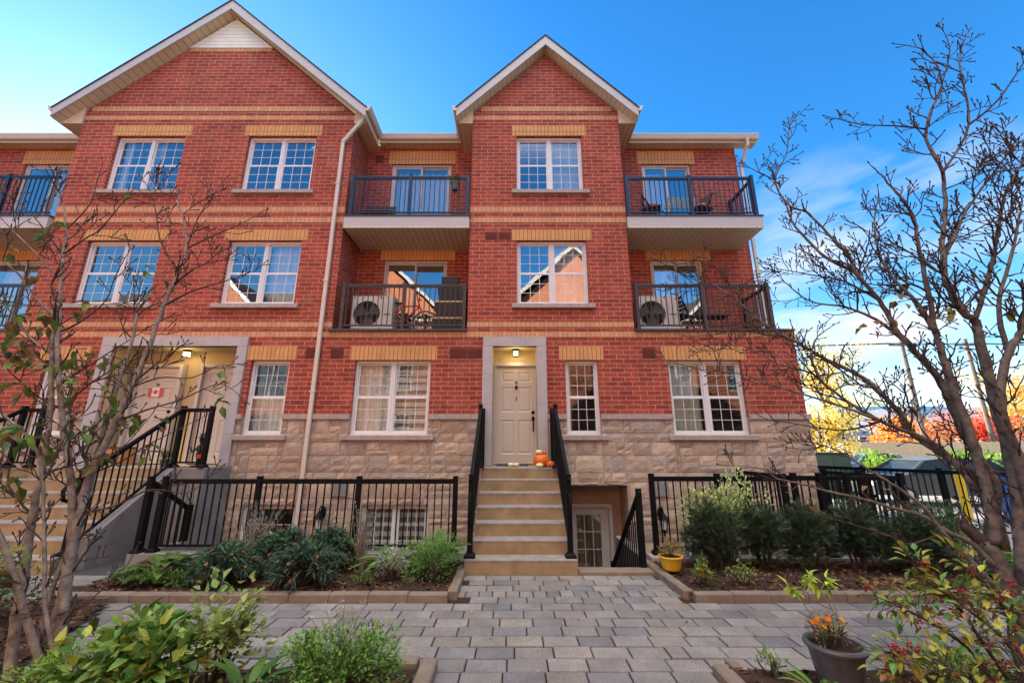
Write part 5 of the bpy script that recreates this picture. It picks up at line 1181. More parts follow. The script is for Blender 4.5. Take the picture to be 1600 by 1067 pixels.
# ------------------------------------------------------------------ the two bare trees
def smooth_path(pts, n=4):
    res = []; P = [pts[0]] + pts + [pts[-1]]
    for i in range(1, len(P) - 2):
        for k in range(n):
            t = k / n; a, b, c, d = P[i - 1], P[i], P[i + 1], P[i + 2]
            res.append(.5 * ((2 * b) + (c - a) * t + (2 * a - 5 * b + 4 * c - d) * t * t + (3 * b - a - 3 * c + d) * t ** 3))
    res.append(pts[-1]); return res
class Tree:
    def __init__(s, seed, dens=1): s.dens = dens; s.r = random.Random(seed); s.wood = MB(); s.tw = MB(); s.lf = MB(); s.bud = MB()
    def limb(s, px, Y0, Y1, r0, r1, twigs=1.0, tl=(.15, .42), thick=True):
        n = len(px); twigs *= s.dens; pts = [at(x, y, Y0 + (Y1 - Y0) * i / (n - 1)) for i, (x, y) in enumerate(px)]
        pts = smooth_path(pts, 5); r = s.r
        pts = [p + rdir(r) * min(.012, r0 * .15) if 0 < i < len(pts) - 1 else p for i, p in enumerate(pts)]
        rs = [r0 + (r1 - r0) * (i / (len(pts) - 1)) ** .8 + (r0 * .06 if i % 7 == 3 else 0) for i in range(len(pts))]
        (s.wood if r0 > .011 else s.tw).tube(pts, rs, 9 if r0 > .02 else 6)
        acc = 0; side = 1
        for i in range(1, len(pts)):
            acc += (pts[i] - pts[i - 1]).length * twigs * (.45 if rs[i] > .045 else 1)
            while acc > .085:
                acc -= .085 * r.uniform(.7, 1.4); d = (pts[i] - pts[i - 1]).normalized(); side = -side
                o = d.cross(Vector((0, -1, 0))); o = o.normalized() if o.length > .1 else Vector((1, 0, 0))
                dd = (d * r.uniform(.35, .9) + o * side * r.uniform(.6, 1) + Vector((0, r.uniform(-.6, .6), .15))).normalized()
                s.twig(pts[i], dd, r.uniform(*tl) * (1.0 if rs[i] < .03 else .8) * (1 if r.random() < .6 else .45), min(rs[i] * .55, .0072), 2)
        ln = sum((pts[i] - pts[i - 1]).length for i in range(1, len(pts)))
        for _ in range(int(ln * 2.0 * twigs) if r0 > .0115 else 0):
            i = r.randint(len(pts) // 4, len(pts) - 2); d = (pts[i + 1] - pts[i]).normalized(); o = d.cross(Vector((0, -1, 0))); o = o.normalized() if o.length > .1 else Vector((1, 0, 0))
            s.twig(pts[i], (d * .8 + o * r.choice((-1, 1)) * r.uniform(.5, 1) + Vector((0, r.uniform(-.7, .7), .2))).normalized(), tl[1] * r.uniform(.8, 1.4), min(rs[i] * .6, .0095), 3)
        s.twig(pts[-1], (pts[-1] - pts[-3]).normalized(), r.uniform(.1, .2), r1, 1)
    def twig(s, p, d, ln, r0, depth):
        r = s.r; st = .035; n = max(2, int(ln / st)); pts = [p]; rs = [r0]; q = p.copy(); d = d.copy()
        for i in range(n):
            d = (d + rdir(r) * .22 + Vector((0, 0, .07))).normalized(); q = q + d * st * r.uniform(.8, 1.2); pts.append(q.copy()); rs.append(max(.0034, r0 * (1 - .5 * (i + 1) / n)) * (1.25 if r.random() < .3 else 1))
            if depth > 0 and i < n - 1 and r.random() < (.45 if depth == 3 else .50 if depth == 2 else .38):
                o = d.cross(Vector((0, -1, 0))); o = o.normalized() if o.length > .1 else Vector((1, 0, 0))
                s.twig(q, (d * .6 + o * r.choice((-1, 1)) * r.uniform(.5, 1) + Vector((0, r.uniform(-.5, .5), .35))).normalized(), ln * r.uniform(.25, .55) if depth >= 2 else r.uniform(.03, .09), max(.0022, r0 * .6), depth - 1)
        s.tw.tube(pts, rs, 5)
        e = pts[-1]; s.tw.tube([e, e + d * .010, e + d * .022, e + d * .03], [.0036, .0068, .005, .001], 5)
    def leaves(s, spots, pal, L_=(.085, .14)):
        for x, y, Y, n in spots:
            for _ in range(int(n * 2)): p = at(x + s.r.uniform(-16, 16), y + s.r.uniform(-14, 14), Y + s.r.uniform(-.15, .15)); leaf(s.lf, p, rdir(s.r) + Vector((0, 0, -.5)), s.r.uniform(*L_), s.r.uniform(.05, .075), droop=.3, pal=pal, r=s.r)
    def done(s, name, label, base, bk_='bark'):
        t = thing(name, label, 'tree', base); s.wood.build('trunk', MAT[bk_], t, smooth=True); s.tw.build('branches', MAT['twig_bark'], t, smooth=True); s.lf.build('leaves', MAT['leaf'], t); return t
T = Tree(101, .85)
T.limb([(1618, 1130), (1605, 1010), (1570, 900), (1540, 850)], 3.35, 3.5, 0.0676, 0.0597, .0)
T.limb([(1545, 880), (1548, 830), (1555, 760), (1519, 700), (1483, 626), (1466, 590), (1419, 537), (1398, 512), (1373, 469), (1337, 426), (1326, 400), (1292, 364), (1259, 330)], 3.5, 3.9, 0.0438, 0.0095, .9)
T.limb([(1259, 330), (1232, 320), (1211, 282), (1229, 240), (1234, 195), (1250, 178)], 3.9, 4.0, 0.0119, 0.0040, 1.2, (.1, .25)); T.limb([(1211, 282), (1187, 270), (1157, 255)], 3.95, 4.0, 0.0079, 0.0030, 1.3, (.08, .2))
T.limb([(1337, 426), (1290, 402), (1262, 375), (1240, 350), (1229, 322)], 3.85, 4.1, 0.0180, 0.0090, 1.1, (.1, .3))
T.limb([(1555, 850), (1548, 790), (1523, 700), (1498, 629), (1469, 544), (1462, 519), (1451, 458), (1434, 380), (1428, 340), (1400, 300), (1372, 270)], 3.45, 3.6, 0.0438, 0.0064, .9)
T.limb([(1462, 519), (1430, 470), (1400, 440), (1375, 400), (1366, 352), (1372, 310)], 3.5, 3.7, 0.0204, 0.0055, 1.1)
T.limb([(1600, 900), (1592, 790), (1576, 700), (1547, 601), (1530, 522), (1523, 501), (1501, 483), (1476, 433), (1473, 380), (1476, 337), (1472, 270), (1446, 202), (1472, 131), (1450, 86), (1422, 72)], 3.35, 3.45, 0.0494, 0.0040, .9)
T.limb([(1446, 202), (1400, 197), (1349, 195), (1307, 186)], 3.42, 3.5, 0.0099, 0.0040, 1.4, (.06, .18)); T.limb([(1472, 270), (1514, 195), (1499, 97), (1512, 52)], 3.4, 3.4, 0.0139, 0.0040, 1.3, (.08, .2))
T.limb([(1472, 131), (1484, 80), (1474, 48)], 3.4, 3.4, 0.0059, 0.0030, 1.3, (.05, .12)); T.limb([(1514, 195), (1559, 157), (1605, 90)], 3.4, 3.3, 0.0109, 0.0059, 1.2, (.08, .2))
T.limb([(1523, 501), (1545, 430), (1560, 360), (1572, 300), (1600, 250)], 3.4, 3.2, 0.0202, 0.0079, 1.2); T.limb([(1476, 400), (1510, 330), (1545, 280), (1580, 235), (1605, 215)], 3.4, 3.3, 0.0139, 0.0059, 1.2)
T.limb([(1615, 800), (1585, 700), (1562, 626), (1576, 551), (1597, 515), (1604, 470)], 3.3, 3.1, 0.0397, 0.0199, .8); T.limb([(1576, 551), (1560, 480), (1580, 400), (1595, 330)], 3.2, 3.1, 0.0202, 0.0079, 1.1)
T.limb([(1570, 860), (1545, 775), (1510, 736), (1468, 706), (1420, 673), (1405, 643), (1369, 608), (1337, 583), (1291, 561), (1241, 533), (1210, 517), (1183, 498), (1148, 466), (1119, 448), (1084, 437), (1062, 421)], 3.5, 4.4, 0.0358, 0.0032, 1.0)
T.limb([(1530, 770), (1469, 700), (1400, 668), (1377, 658), (1327, 629), (1284, 597), (1264, 582), (1215, 568), (1164, 542), (1103, 539)], 3.55, 4.3, 0.0240, 0.0028, 1.1); T.limb([(1284, 597), (1268, 560), (1275, 530), (1292, 515)], 3.9, 3.9, 0.0139, 0.0050, 1.0, (.06, .15))
T.limb([(1400, 668), (1330, 640), (1256, 616), (1200, 600), (1158, 584), (1100, 578), (1040, 563)], 3.7, 4.4, 0.0139, 0.0030, 1.2, (.08, .25)); T.limb([(1377, 658), (1320, 672), (1260, 665), (1200, 655)], 3.8, 4.2, 0.0099, 0.0030, 1.2, (.08, .2))
T.limb([(1560, 890), (1520, 850), (1480, 830), (1440, 805), (1400, 795), (1350, 780), (1300, 769), (1250, 755), (1216, 748), (1190, 732), (1140, 727)], 3.45, 4.0, 0.0225, 0.0034, .7, (.06, .2)); T.limb([(1480, 830), (1420, 850), (1385, 835), (1300, 810), (1255, 800)], 3.5, 3.8, 0.0099, 0.0030, .7, (.05, .15))
T.limb([(1590, 960), (1540, 900), (1490, 850), (1440, 790), (1400, 760), (1360, 735), (1300, 700), (1262, 690)], 3.35, 3.8, 0.0222, 0.0037, .8, (.08, .25)); T.limb([(1183, 498), (1130, 520), (1090, 525)], 4.15, 4.3, 0.0079, 0.0030, 1.2, (.05, .15))
T.limb([(1419, 537), (1370, 500), (1320, 480), (1265, 470), (1225, 440)], 3.7, 4.1, 0.0180, 0.0045, 1.2); T.limb([(1373, 469), (1320, 440), (1270, 430), (1215, 420)], 3.8, 4.1, 0.0119, 0.0040, 1.3); T.limb([(1148, 466), (1130, 430), (1100, 400)], 4.2, 4.3, 0.0059, 0.0030, 1.3, (.05, .15))
T.leaves([(1412, 462, 3.6, 4), (1440, 478, 3.5, 2), (1480, 480, 3.45, 2), (1362, 505, 3.7, 2), (1382, 512, 3.7, 1), (1572, 480, 3.2, 2), (1203, 286, 3.95, 1), (1408, 432, 3.7, 1), (1300, 365, 3.9, 1), (1264, 782, 3.8, 1), (1370, 770, 3.6, 1)], [(.16, .13, .02), (.10, .05, .025), (.22, .17, .03), (.12, .08, .03)], (.06, .10))
T.done('bare_tree', 'larger bare tree in the right foreground, its branches crossing the sky and the right balconies', (3.2, 3.4, 0), 'dark_bark')
T = Tree(202, .45)
T.limb([(48, 1120), (70, 1040), (90, 960), (108, 870), (112, 780), (104, 700), (96, 640), (90, 560), (92, 500), (95, 440), (99, 400), (103, 360), (100, 325), (90, 300)], 3.3, 3.6, 0.0387, 0.0042, .9)
T.limb([(75, 1100), (95, 985), (108, 880), (125, 800), (142, 740), (180, 660), (206, 605), (234, 539), (255, 479), (279, 425), (291, 389), (287, 345), (276, 312)], 3.3, 3.7, 0.0436, 0.0042, .9)
T.limb([(132, 790), (150, 720), (166, 660), (186, 596), (207, 530), (214, 490)], 3.45, 3.7, 0.0239, 0.0099, .7); T.limb([(291, 389), (330, 370), (372, 352), (398, 338)], 3.7, 3.8, 0.0085, 0.0029, 1.2); T.limb([(255, 479), (300, 455), (350, 440), (396, 424)], 3.65, 3.8, 0.0104, 0.0029, 1.2, (.1, .25))
T.limb([(10, 1110), (22, 990), (33, 930), (46, 837), (57, 772), (66, 740), (78, 650), (80, 560), (87, 500)], 3.25, 3.5, 0.0351, 0.0141, .8); T.limb([(70, 1060), (40, 960), (20, 895), (0, 840), (-12, 815)], 3.25, 3.1, 0.0239, 0.0182, .3)
T.limb([(52, 1090), (60, 1010), (78, 930), (105, 860), (122, 830)], 3.25, 3.4, 0.0211, 0.0126, .3); T.limb([(84, 1020), (72, 960), (70, 890), (68, 800), (66, 740), (50, 690), (20, 660), (-5, 640)], 3.2, 3.2, 0.0145, 0.0068, .8)
T.limb([(92, 500), (60, 470), (30, 430), (0, 405)], 3.55, 3.4, 0.0132, 0.0047, 1.1); T.limb([(95, 440), (60, 400), (25, 365), (5, 345)], 3.55, 3.5, 0.0113, 0.0038, 1.2); T.limb([(90, 560), (50, 530), (20, 490), (-5, 470)], 3.5, 3.4, 0.0113, 0.0038, 1.1)
T.limb([(97, 400), (130, 375), (160, 355), (205, 300), (215, 296)], 3.6, 3.7, 0.0094, 0.0029, 1.2); T.limb([(92, 520), (130, 500), (165, 470), (180, 432), (200, 395)], 3.55, 3.7, 0.0094, 0.0029, 1.2); T.limb([(94, 600), (140, 570), (180, 545), (220, 520)], 3.55, 3.7, 0.0094, 0.0029, 1.1)
T.limb([(99, 400), (70, 360), (45, 330), (15, 305)], 3.6, 3.6, 0.0085, 0.0029, 1.2, (.1, .28)); T.limb([(103, 360), (140, 320), (152, 282), (160, 258)], 3.6, 3.7, 0.0066, 0.0029, 1.2, (.08, .2)); T.limb([(279, 425), (252, 380), (243, 330), (235, 300)], 3.7, 3.7, 0.0085, 0.0029, 1.2)
T.limb([(291, 389), (310, 340), (330, 310), (345, 290)], 3.7, 3.75, 0.0075, 0.0029, 1.2, (.1, .25)); T.limb([(206, 605), (250, 590), (300, 590), (345, 570), (352, 590)], 3.6, 3.75, 0.0075, 0.0029, 1.1, (.1, .25)); T.limb([(180, 660), (230, 640), (280, 625), (340, 600), (368, 612)], 3.55, 3.7, 0.0094, 0.0029, 1.1, (.1, .25))
T.limb([(142, 740), (190, 720), (240, 690), (300, 660)], 3.5, 3.5, 0.0085, 0.0029, 1.0, (.08, .2)); T.limb([(125, 800), (180, 790), (235, 765), (290, 770), (320, 752)], 3.4, 3.5, 0.0085, 0.0029, .9, (.08, .2)); T.limb([(66, 740), (100, 730), (150, 715), (190, 700), (235, 650)], 3.3, 3.4, 0.0085, 0.0029, 1.1, (.1, .22))
T.limb([(104, 700), (60, 715), (20, 700), (-8, 690)], 3.5, 3.3, 0.0085, 0.0038, 1.1, (.1, .25)); T.limb([(90, 960), (130, 945), (160, 920), (200, 880)], 3.3, 3.4, 0.0056, 0.0029, .6, (.05, .15)); T.limb([(96, 640), (60, 620), (25, 590), (-4, 560)], 3.5, 3.3, 0.0094, 0.0038, 1.1)
LP = [(.05, .09, .018), (.075, .11, .02), (.04, .07, .018), (.085, .055, .02)]
T.leaves([(25, 535, 3.35, 7), (40, 560, 3.35, 7), (15, 500, 3.35, 4), (60, 500, 3.4, 3), (85, 505, 3.45, 2), (125, 560, 3.5, 3), (145, 565, 3.5, 2), (35, 600, 3.3, 3), (20, 680, 3.2, 5), (45, 675, 3.2, 4), (75, 695, 3.25, 3), (125, 665, 3.4, 4), (15, 755, 3.1, 3), (130, 745, 3.4, 2), (110, 610, 3.45, 3), (175, 610, 3.5, 2), (245, 430, 3.65, 2), (60, 435, 3.5, 2), (130, 475, 3.5, 2), (215, 305, 3.7, 1), (70, 360, 3.55, 2), (195, 655, 3.5, 4), (240, 660, 3.5, 2), (345, 605, 3.7, 2), (350, 630, 3.7, 1), (230, 705, 3.5, 2), (10, 400, 3.4, 2), (205, 570, 3.55, 1), (155, 715, 3.4, 3), (135, 955, 3.3, 1), (5, 900, 3.1, 2), (50, 870, 3.15, 1), (165, 640, 3.5, 2), (90, 575, 3.45, 4), (5, 470, 3.35, 3)], LP)
T.done('bare_tree', 'bare multi-stemmed tree with pale trunks and a few green leaves at the left edge', (-3.6, 3.3, 0))

# berry shrub in the right foreground
t = thing('berry_shrub', 'shrub with red berries and yellow-brown leaves in the lower right corner', 'shrub', (3.3, 2.75, 0)); st = MB(); lf = MB(); rb = random.Random(5)
PB = [(.12, .15, .03), (.20, .19, .03), (.07, .15, .03), (.05, .12, .03), (.15, .08, .03), (.24, .24, .03)]
for px, Y0, Y1, r0 in (([(1580, 1110), (1520, 1020), (1450, 970), (1400, 945), (1365, 930)], 2.7, 2.9, .010), ([(1600, 1100), (1540, 1010), (1490, 940), (1440, 900), (1424, 870)], 2.7, 2.95, .011), ([(1620, 1060), (1560, 990), (1510, 950), (1490, 930)], 2.6, 2.8, .009), ([(1560, 1110), (1490, 1050), (1420, 1020), (1390, 1020)], 2.6, 2.7, .008), ([(1620, 1000), (1570, 950), (1530, 900), (1500, 880)], 2.7, 2.9, .008), ([(1630, 1110), (1590, 1040), (1575, 980), (1590, 920)], 2.6, 2.8, .010), ([(1520, 1110), (1450, 1060), (1400, 1050)], 2.6, 2.7, .006), ([(1610, 960), (1550, 930), (1470, 925), (1420, 935)], 2.75, 2.9, .007)):
    n = len(px); pts = smooth_path([at(x, y, Y0 + (Y1 - Y0) * i / (n - 1)) for i, (x, y) in enumerate(px)], 5); st.tube(pts, [r0 * (1 - .7 * i / len(pts)) for i in range(len(pts))], 6)
    for i in range(2, len(pts)):
        for _ in range(5):
            d = rdir(rb) + (pts[i] - pts[i - 1]).normalized() * .5; q = pts[i] + d * rb.uniform(.02, .10)
            st.tube([pts[i], q], [.002, .0015], 4)
            if rb.random() < .8: leaf(lf, q, d + Vector((0, 0, -.2)), rb.uniform(.045, .085), rb.uniform(.026, .042), droop=.3, pal=PB, r=rb)
        if rb.random() < .34:
            c = pts[i] + rdir(rb) * .05; be = MB()
            for _ in range(9):
                p = c + rdir(rb) * .024; be.cc = (rb.uniform(.22, .38), .008, .012); be.lathe([(.001, -.006), (.005, -.003), (.0062, .001), (.004, .005), (.001, .006)], 6, p); st.tube([c + (c - p) * .2, p], .0009, 3)
            be.build('berry_cluster', MAT['painted'], t, smooth=True)
st.build('stem', MAT['twig_bark'], t); lf.build('foliage', MAT['leaf'], t);

# pots and plants on the stairs and balcony
def small_pot(label, x, y, z, r, h, mat, lab2, pal, fl): pot('flower_pot', label, x, y, z, r, h, mat); bush(lab2, x, y, z + h * .85, r * 1.25, r * 1.25, .2, 160, .05, .025, pal, 'pot_plant', 'plant', 6, flowers=fl)
small_pot('small dark pot with an orange flower on the left landing', -6.35, 7.86, 1.268, .085, .14, 'charcoal_glaze', 'orange flowering plant in the small pot on the left landing', GREEN, ([(.55, .10, .03)], 5, .035))
small_pot('black pot hooked on the top balcony railing', -1.30, 8.24, 7.27, .10, .18, 'charcoal_glaze', 'trailing green plant in the black pot on the top balcony', GREEN + DARK, None)
m = MB(); m.tube([(-1.30, 8.30, 7.45), (-1.30, 8.34, 7.70), (-1.30, 8.38, 7.735), (-1.30, 8.40, 7.68)], .006, 5); tag(m.build('pot_hook', BK), 'thin metal hook carrying the black pot on the railing', 'hook')
# garden figure on the left landing
t = thing('garden_figure', 'small dark garden figure holding a basket on the left landing', 'figurine', (-5.72, 7.85, 1.268)); plain('bronze', (.03, .04, .035), .45, .5); m = MB()
fx, fy, fz = -5.72, 7.86, 1.272
m.lathe([(.13, 0), (.13, .03), (.11, .035)], 14, (fx, fy, fz)); m.lathe([(.05, .03), (.055, .12), (.075, .22), (.07, .3), (.085, .36), (.045, .40), (.03, .42), (.055, .45), (.06, .5), (.045, .54), (.01, .56)], 14, (fx, fy, fz)); m.lathe([(.13, .52), (.13, .528), (.06, .535), (.055, .59), (.02, .61)], 14, (fx, fy, fz))
m.tube([(fx + .07, fy, fz + .34), (fx + .13, fy - .06, fz + .26), (fx + .1, fy - .12, fz + .22)], .022, 7); m.tube([(fx - .07, fy, fz + .34), (fx - .13, fy - .05, fz + .27), (fx - .15, fy - .08, fz + .36)], .022, 7); m.build('body', MAT['bronze'], t, smooth=True)
m = MB(); m.lathe([(.04, 0), (.065, .06), (.055, .062)], 10, (fx + .1, fy - .14, fz + .16)); m.build('basket', MAT['pumpkin_skin'], t)
# flag sheet on the left door
t = thing('paper_flag', 'paper sheet printed with a red and white maple leaf flag on the left door', 'flag', (-7.70, 8.885, 2.78)); plain('paper_white', (.78, .70, .62), .8); plain('paper_red', (.58, .10, .10), .8)
m = MB(); m.box(-7.84, -7.52, 8.886, 8.888, 2.675, 2.865); m.build('sheet', MAT['paper_white'], t); m = MB(); m.box(-7.84, -7.76, 8.884, 8.8855, 2.677, 2.863); m.build('stripe', MAT['paper_red'], t); m = MB(); m.box(-7.60, -7.52, 8.884, 8.8855, 2.677, 2.863); m.build('stripe', MAT['paper_red'], t)
lfp = [(0, -.09), (.006, -.045), (.05, -.05), (.042, -.03), (.085, .005), (.07, .015), (.076, .045), (.05, .04), (.043, .052), (.02, .028), (.03, .075), (.015, .067), (0, .095)]; lfp = lfp + [(-a, b) for a, b in reversed(lfp[1:-1])]
m = MB(); m.prism([(-7.68 + a * .72, 2.77 + b * .72) for a, b in lfp], 8.884, 8.8855); m.build('maple_leaf', MAT['paper_red'], t)
t = thing('parcel_box', 'brown cardboard box leaning on the left door', 'box', (-7.95, 8.5, 1.268)); plain('cardboard', (.40, .21, .08), .9); m = MB(); m.bbox(-8.15, -7.72, 8.45, 8.75, 1.275, 1.62, .004); m.build('carton', MAT['cardboard'], t); m = MB(); m.box(-8.16, -7.71, 8.44, 8.76, 1.60, 1.63); m.build('lid', MAT['vent_brown'], t)
# autumn wreath at the basement window
t = thing('window_wreath', 'autumn leaf wreath with a pale skull face in the left basement window', 'wreath', (-4.55, 8.44, -.05)); m = MB()
for k in range(130): a = rv.uniform(0, 6.28); leaf(m, Vector((-4.55 + .17 * math.cos(a), 8.435, -.02 + .17 * math.sin(a))), Vector((math.cos(a), -.5, math.sin(a))) + rdir() * .6, .08, .04, pal=[(.35, .10, .02), (.40, .18, .03), (.25, .05, .02), (.15, .13, .03)])
m.build('foliage', MAT['leaf'], t); plain('bone', (.6, .55, .45), .6); m = MB(); m.lathe([(.01, -.1), (.04, -.09), (.055, -.03), (.085, .02), (.08, .07), (.04, .1), (.005, .108)], 14, (-4.55, 8.42, -.02)); m.build('skull', MAT['bone'], t, smooth=True)
m = MB(); [m.lathe([(.002, -.022), (.02, -.01), (.02, .01), (.002, .022)], 8, (-4.55 + s, 8.345, .0)) for s in (-.033, .033)]; m.build('eye_socket', BK, t)

# a few leaves blown over the paving
m = MB(); rl = random.Random(77)
for _ in range(130):
    x, y = rl.uniform(-4.5, 6), rl.uniform(2.6, 5.95)
    if (-5.2 < x < -.6 or x > 1.9) and y > 5.0: continue
    leaf(m, Vector((x, y, .008 + rl.random() * .006)), Vector((math.cos(y * 50), math.sin(y * 50), .08)), rl.uniform(.02, .05), rl.uniform(.012, .028), droop=.1, pal=[(.16, .08, .03), (.22, .15, .04), (.10, .05, .02), (.25, .20, .06)], r=rl)
m.build('fallen_leaves', MAT['leaf'], kind='stuff', label='small fallen leaves scattered over the grey paving')
# ------------------------------------------------------------------ the street on the right
def X(px, Y, py=699): return at(px, py, Y).x
def Zp(py, Y, px=1300): return at(px, py, Y).z
m = MB(); m.quad((6.6, 8.2, -.012), (60, 8.2, -.012), (60, 24, -.012), (7.2, 24, -.012)); m.build('lane', MAT['lane'], kind='structure')
m = MB(); m.bbox(5.95, 60, 6.95, 8.2, -.05, .012, .01); m.build('sidewalk', MAT['lane'], kind='structure')
railing('street_fence', (7.7, 11.4), (9.35, 7.6), .02, 1.17, BK, (0.01, .33, .66, .99), label='long black metal fence along the lane behind the bare tree', cat='fence', foot=True)
plain('bollard_yellow', (.70, .50, .01), .4); t = thing('bollard', 'yellow bollard on the lane behind the street fence', 'bollard', (X(1486, 10.2), 10.2, 0)); m = MB(); m.lathe([(.08, 0), (.08, 1.02), (.06, 1.09), (.02, 1.11)], 16, (X(1486, 10.2), 10.2, 0)); m.build('tube', MAT['bollard_yellow'], t, smooth=False)
plain('bin_blue', (.03, .17, .55), .4); bx, by = X(1577, 9.6), 9.6; t = thing('recycling_bin', 'blue wheeled bin at the right edge of the lane', 'bin', (bx, by, 0))
m = MB(); m.add([(bx - .24, by - .25, .1), (bx + .24, by - .25, .1), (bx + .24, by + .25, .1), (bx - .24, by + .25, .1), (bx - .3, by - .32, .95), (bx + .3, by - .32, .95), (bx + .3, by + .32, .95), (bx - .3, by + .32, .95)], [(0, 3, 2, 1), (4, 5, 6, 7), (0, 1, 5, 4), (1, 2, 6, 5), (2, 3, 7, 6), (3, 0, 4, 7)]); m.build('tub', MAT['bin_blue'], t)
m = MB(); m.bbox(bx - .32, bx + .32, by - .35, by + .35, .95, 1.02, .03); m.build('lid', MAT['bin_blue'], t)
for s in (-.2, .2):
    m = MB(); m.lathe([(.02, -.03), (.1, -.03), (.1, .03), (.02, .03)], 16); m.xf(Matrix.Translation((bx + s, by + .22, .1)) @ Matrix.Rotation(R(90), 4, 'Y')); m.build('wheel', MAT['rubber'], t)
plain('cabinet_green', (.05, .085, .05), .5); cx, cy = X(1300, 14.5), 14.5; t = thing('utility_cabinet', 'dark green utility cabinet just past the corner of the house', 'cabinet', (cx, cy, 0)); m = MB(); m.bbox(cx - .75, cx + .55, cy, cy + .8, 0, 1.42, .03); m.box(cx - .8, cx + .6, cy - .04, cy + .84, 1.421, 1.46); m.build('shell', MAT['cabinet_green'], t); m = MB(); m.box(cx - .68, cx - .08, cy - .012, cy - .002, .12, 1.3); m.box(cx - .04, cx + .46, cy - .012, cy - .002, .12, 1.3); m.build('door', MAT['cabinet_green'], t)
# parked car
plain('car_paint', (.05, .058, .06), .3, .5, metal=0, var=.03); plain('car_glass', (.02, .03, .035), .15, .25); plain('tail_red', (.4, .01, .01), .3)
def car(px, Y, rz, paint, label, z=0):
    x = X(px, Y); t = thing('parked_car', label, 'car', (x, Y, z)); M_ = Matrix.Translation((x, Y, z)) @ Matrix.Rotation(rz, 4, 'Z') @ Matrix.Diagonal((.92, .95, .84, 1))
    low = [(-2.2, .35), (-2.25, .62), (-2.1, .88), (-1.3, 1.0), (1.75, 1.02), (2.2, .95), (2.28, .6), (2.2, .35)]; cab = [(-1.25, .99), (-.55, 1.48), (.2, 1.58), (1.35, 1.52), (1.95, 1.01)]
    m = MB(); m.prism(low, -.88, .88); n0 = len(m.v); cl = len(cab)
    m.add([(a, -.86 if b < 1.1 else -.66, b) for a, b in cab] + [(a, .86 if b < 1.1 else .66, b) for a, b in cab], [(i, i + 1, cl + i + 1, cl + i) for i in (1, 2)]); 
    for s in (0, cl): m.add([], [])
    for a, b in (((-1.25, .99), (-.55, 1.48)), ((1.35, 1.52), (1.95, 1.01)), ((.1, 1.0), (.2, 1.57))):
        for s in (-1, 1): m.bar((a[0], s * .86, a[1]), (b[0], s * .665 if b[1] > 1.1 else s * .86, b[1]), .07)
    m.xf(M_); m.build('body', MAT[paint], t, recalc=True)
    m = MB(); c2 = [(a * .985, b - .012) for a, b in cab]
    m.add([(a, -.845 if b < 1.1 else -.65, b) for a, b in c2] + [(a, .845 if b < 1.1 else .65, b) for a, b in c2], [(0, 1, cl + 1, cl), (3, 4, cl + 4, cl + 3), (0, 4, 3, 2, 1), (cl, cl + 1, cl + 2, cl + 3, cl + 4)]); m.xf(M_); m.build('window', MAT['car_glass'], t)
    for wx in (-1.4, 1.4):
        for wy in (-.84, .84):
            m = MB(); m.lathe([(.05, -.11), (.30, -.11), (.33, -.06), (.33, .06), (.30, .11), (.05, .11)], 22); W_ = M_ @ Matrix.Translation((wx, wy, .33)) @ Matrix.Rotation(R(90), 4, 'X'); m.xf(W_); o = m.build('wheel', MAT['rubber'], t)
            m = MB(); m.lathe([(.03, -.118), (.2, -.115), (.2, .115), (.03, .118)], 14); m.xf(W_); m.build('rim', MAT['rim_metal'], o)
    for s in (-.7, .7):
        m = MB(); m.box(2.2, 2.285, s - .14, s + .14, .68, .86); m.xf(M_); m.build('tail_light', MAT['tail_red'], t)
        m = MB(); m.box(-2.255, -2.15, s - .16, s + .16, .66, .80); m.xf(M_); m.build('headlight', MAT['white_vinyl'], t)
plain('car_blue', (.10, .16, .28), .25, .6, var=.03); plain('car_white', (.7, .7, .7), .3, .6, var=.03)
car(1440, 13.2, R(-8), 'car_paint', 'grey-green car parked behind the street fence'); car(1345, 24, R(5), 'car_blue', 'blue car farther away, left of the orange tree'); car(1580, 24, R(0), 'car_white', 'white car beyond the tan fence at the right')
# board fence, hedges
plain('tan_boards', (.62, .44, .25), .8, var=.2); t = thing('board_fence', 'tan wooden board fence across the lane', 'fence', (X(1440, 26), 26, 0)); m = MB(); x = X(1325, 26)
while x < X(1640, 26): m.box(x, x + .14, 26, 26.03, .05, 1.95 + rv.uniform(-.02, .02)); x += .148
m.build('board', MAT['tan_boards'], t, label=None); m = MB(); x = X(1325, 26)
while x < X(1640, 26): m.box(x, x + .1, 26.035, 26.14, 0, 2.02); x += 2.4
m.build('post', MAT['tan_boards'], t)
for px, Y, rx, h, lab, pal in ((1520, 19.5, 1.5, 1.35, 'rounded light green hedge in front of the tan fence', [(.14, .22, .03), (.18, .26, .04), (.10, .16, .03)]), (1560, 17, 1.2, 1.2, 'light green shrub by the blue bin', [(.12, .20, .03), (.17, .24, .04)]), (1368, 21, .9, 1.5, 'bright green bush beyond the utility cabinet', [(.16, .26, .03), (.12, .2, .03)]), (1480, 21, 1.1, 1.3, 'green bush right of the yellow bollard', [(.13, .22, .03), (.10, .16, .03)])):
    bush(lab, X(px, Y), Y, 0, rx, .7, h, 1100, .16, .09, pal, 'hedge', 'shrub', 9, seed=int(px))
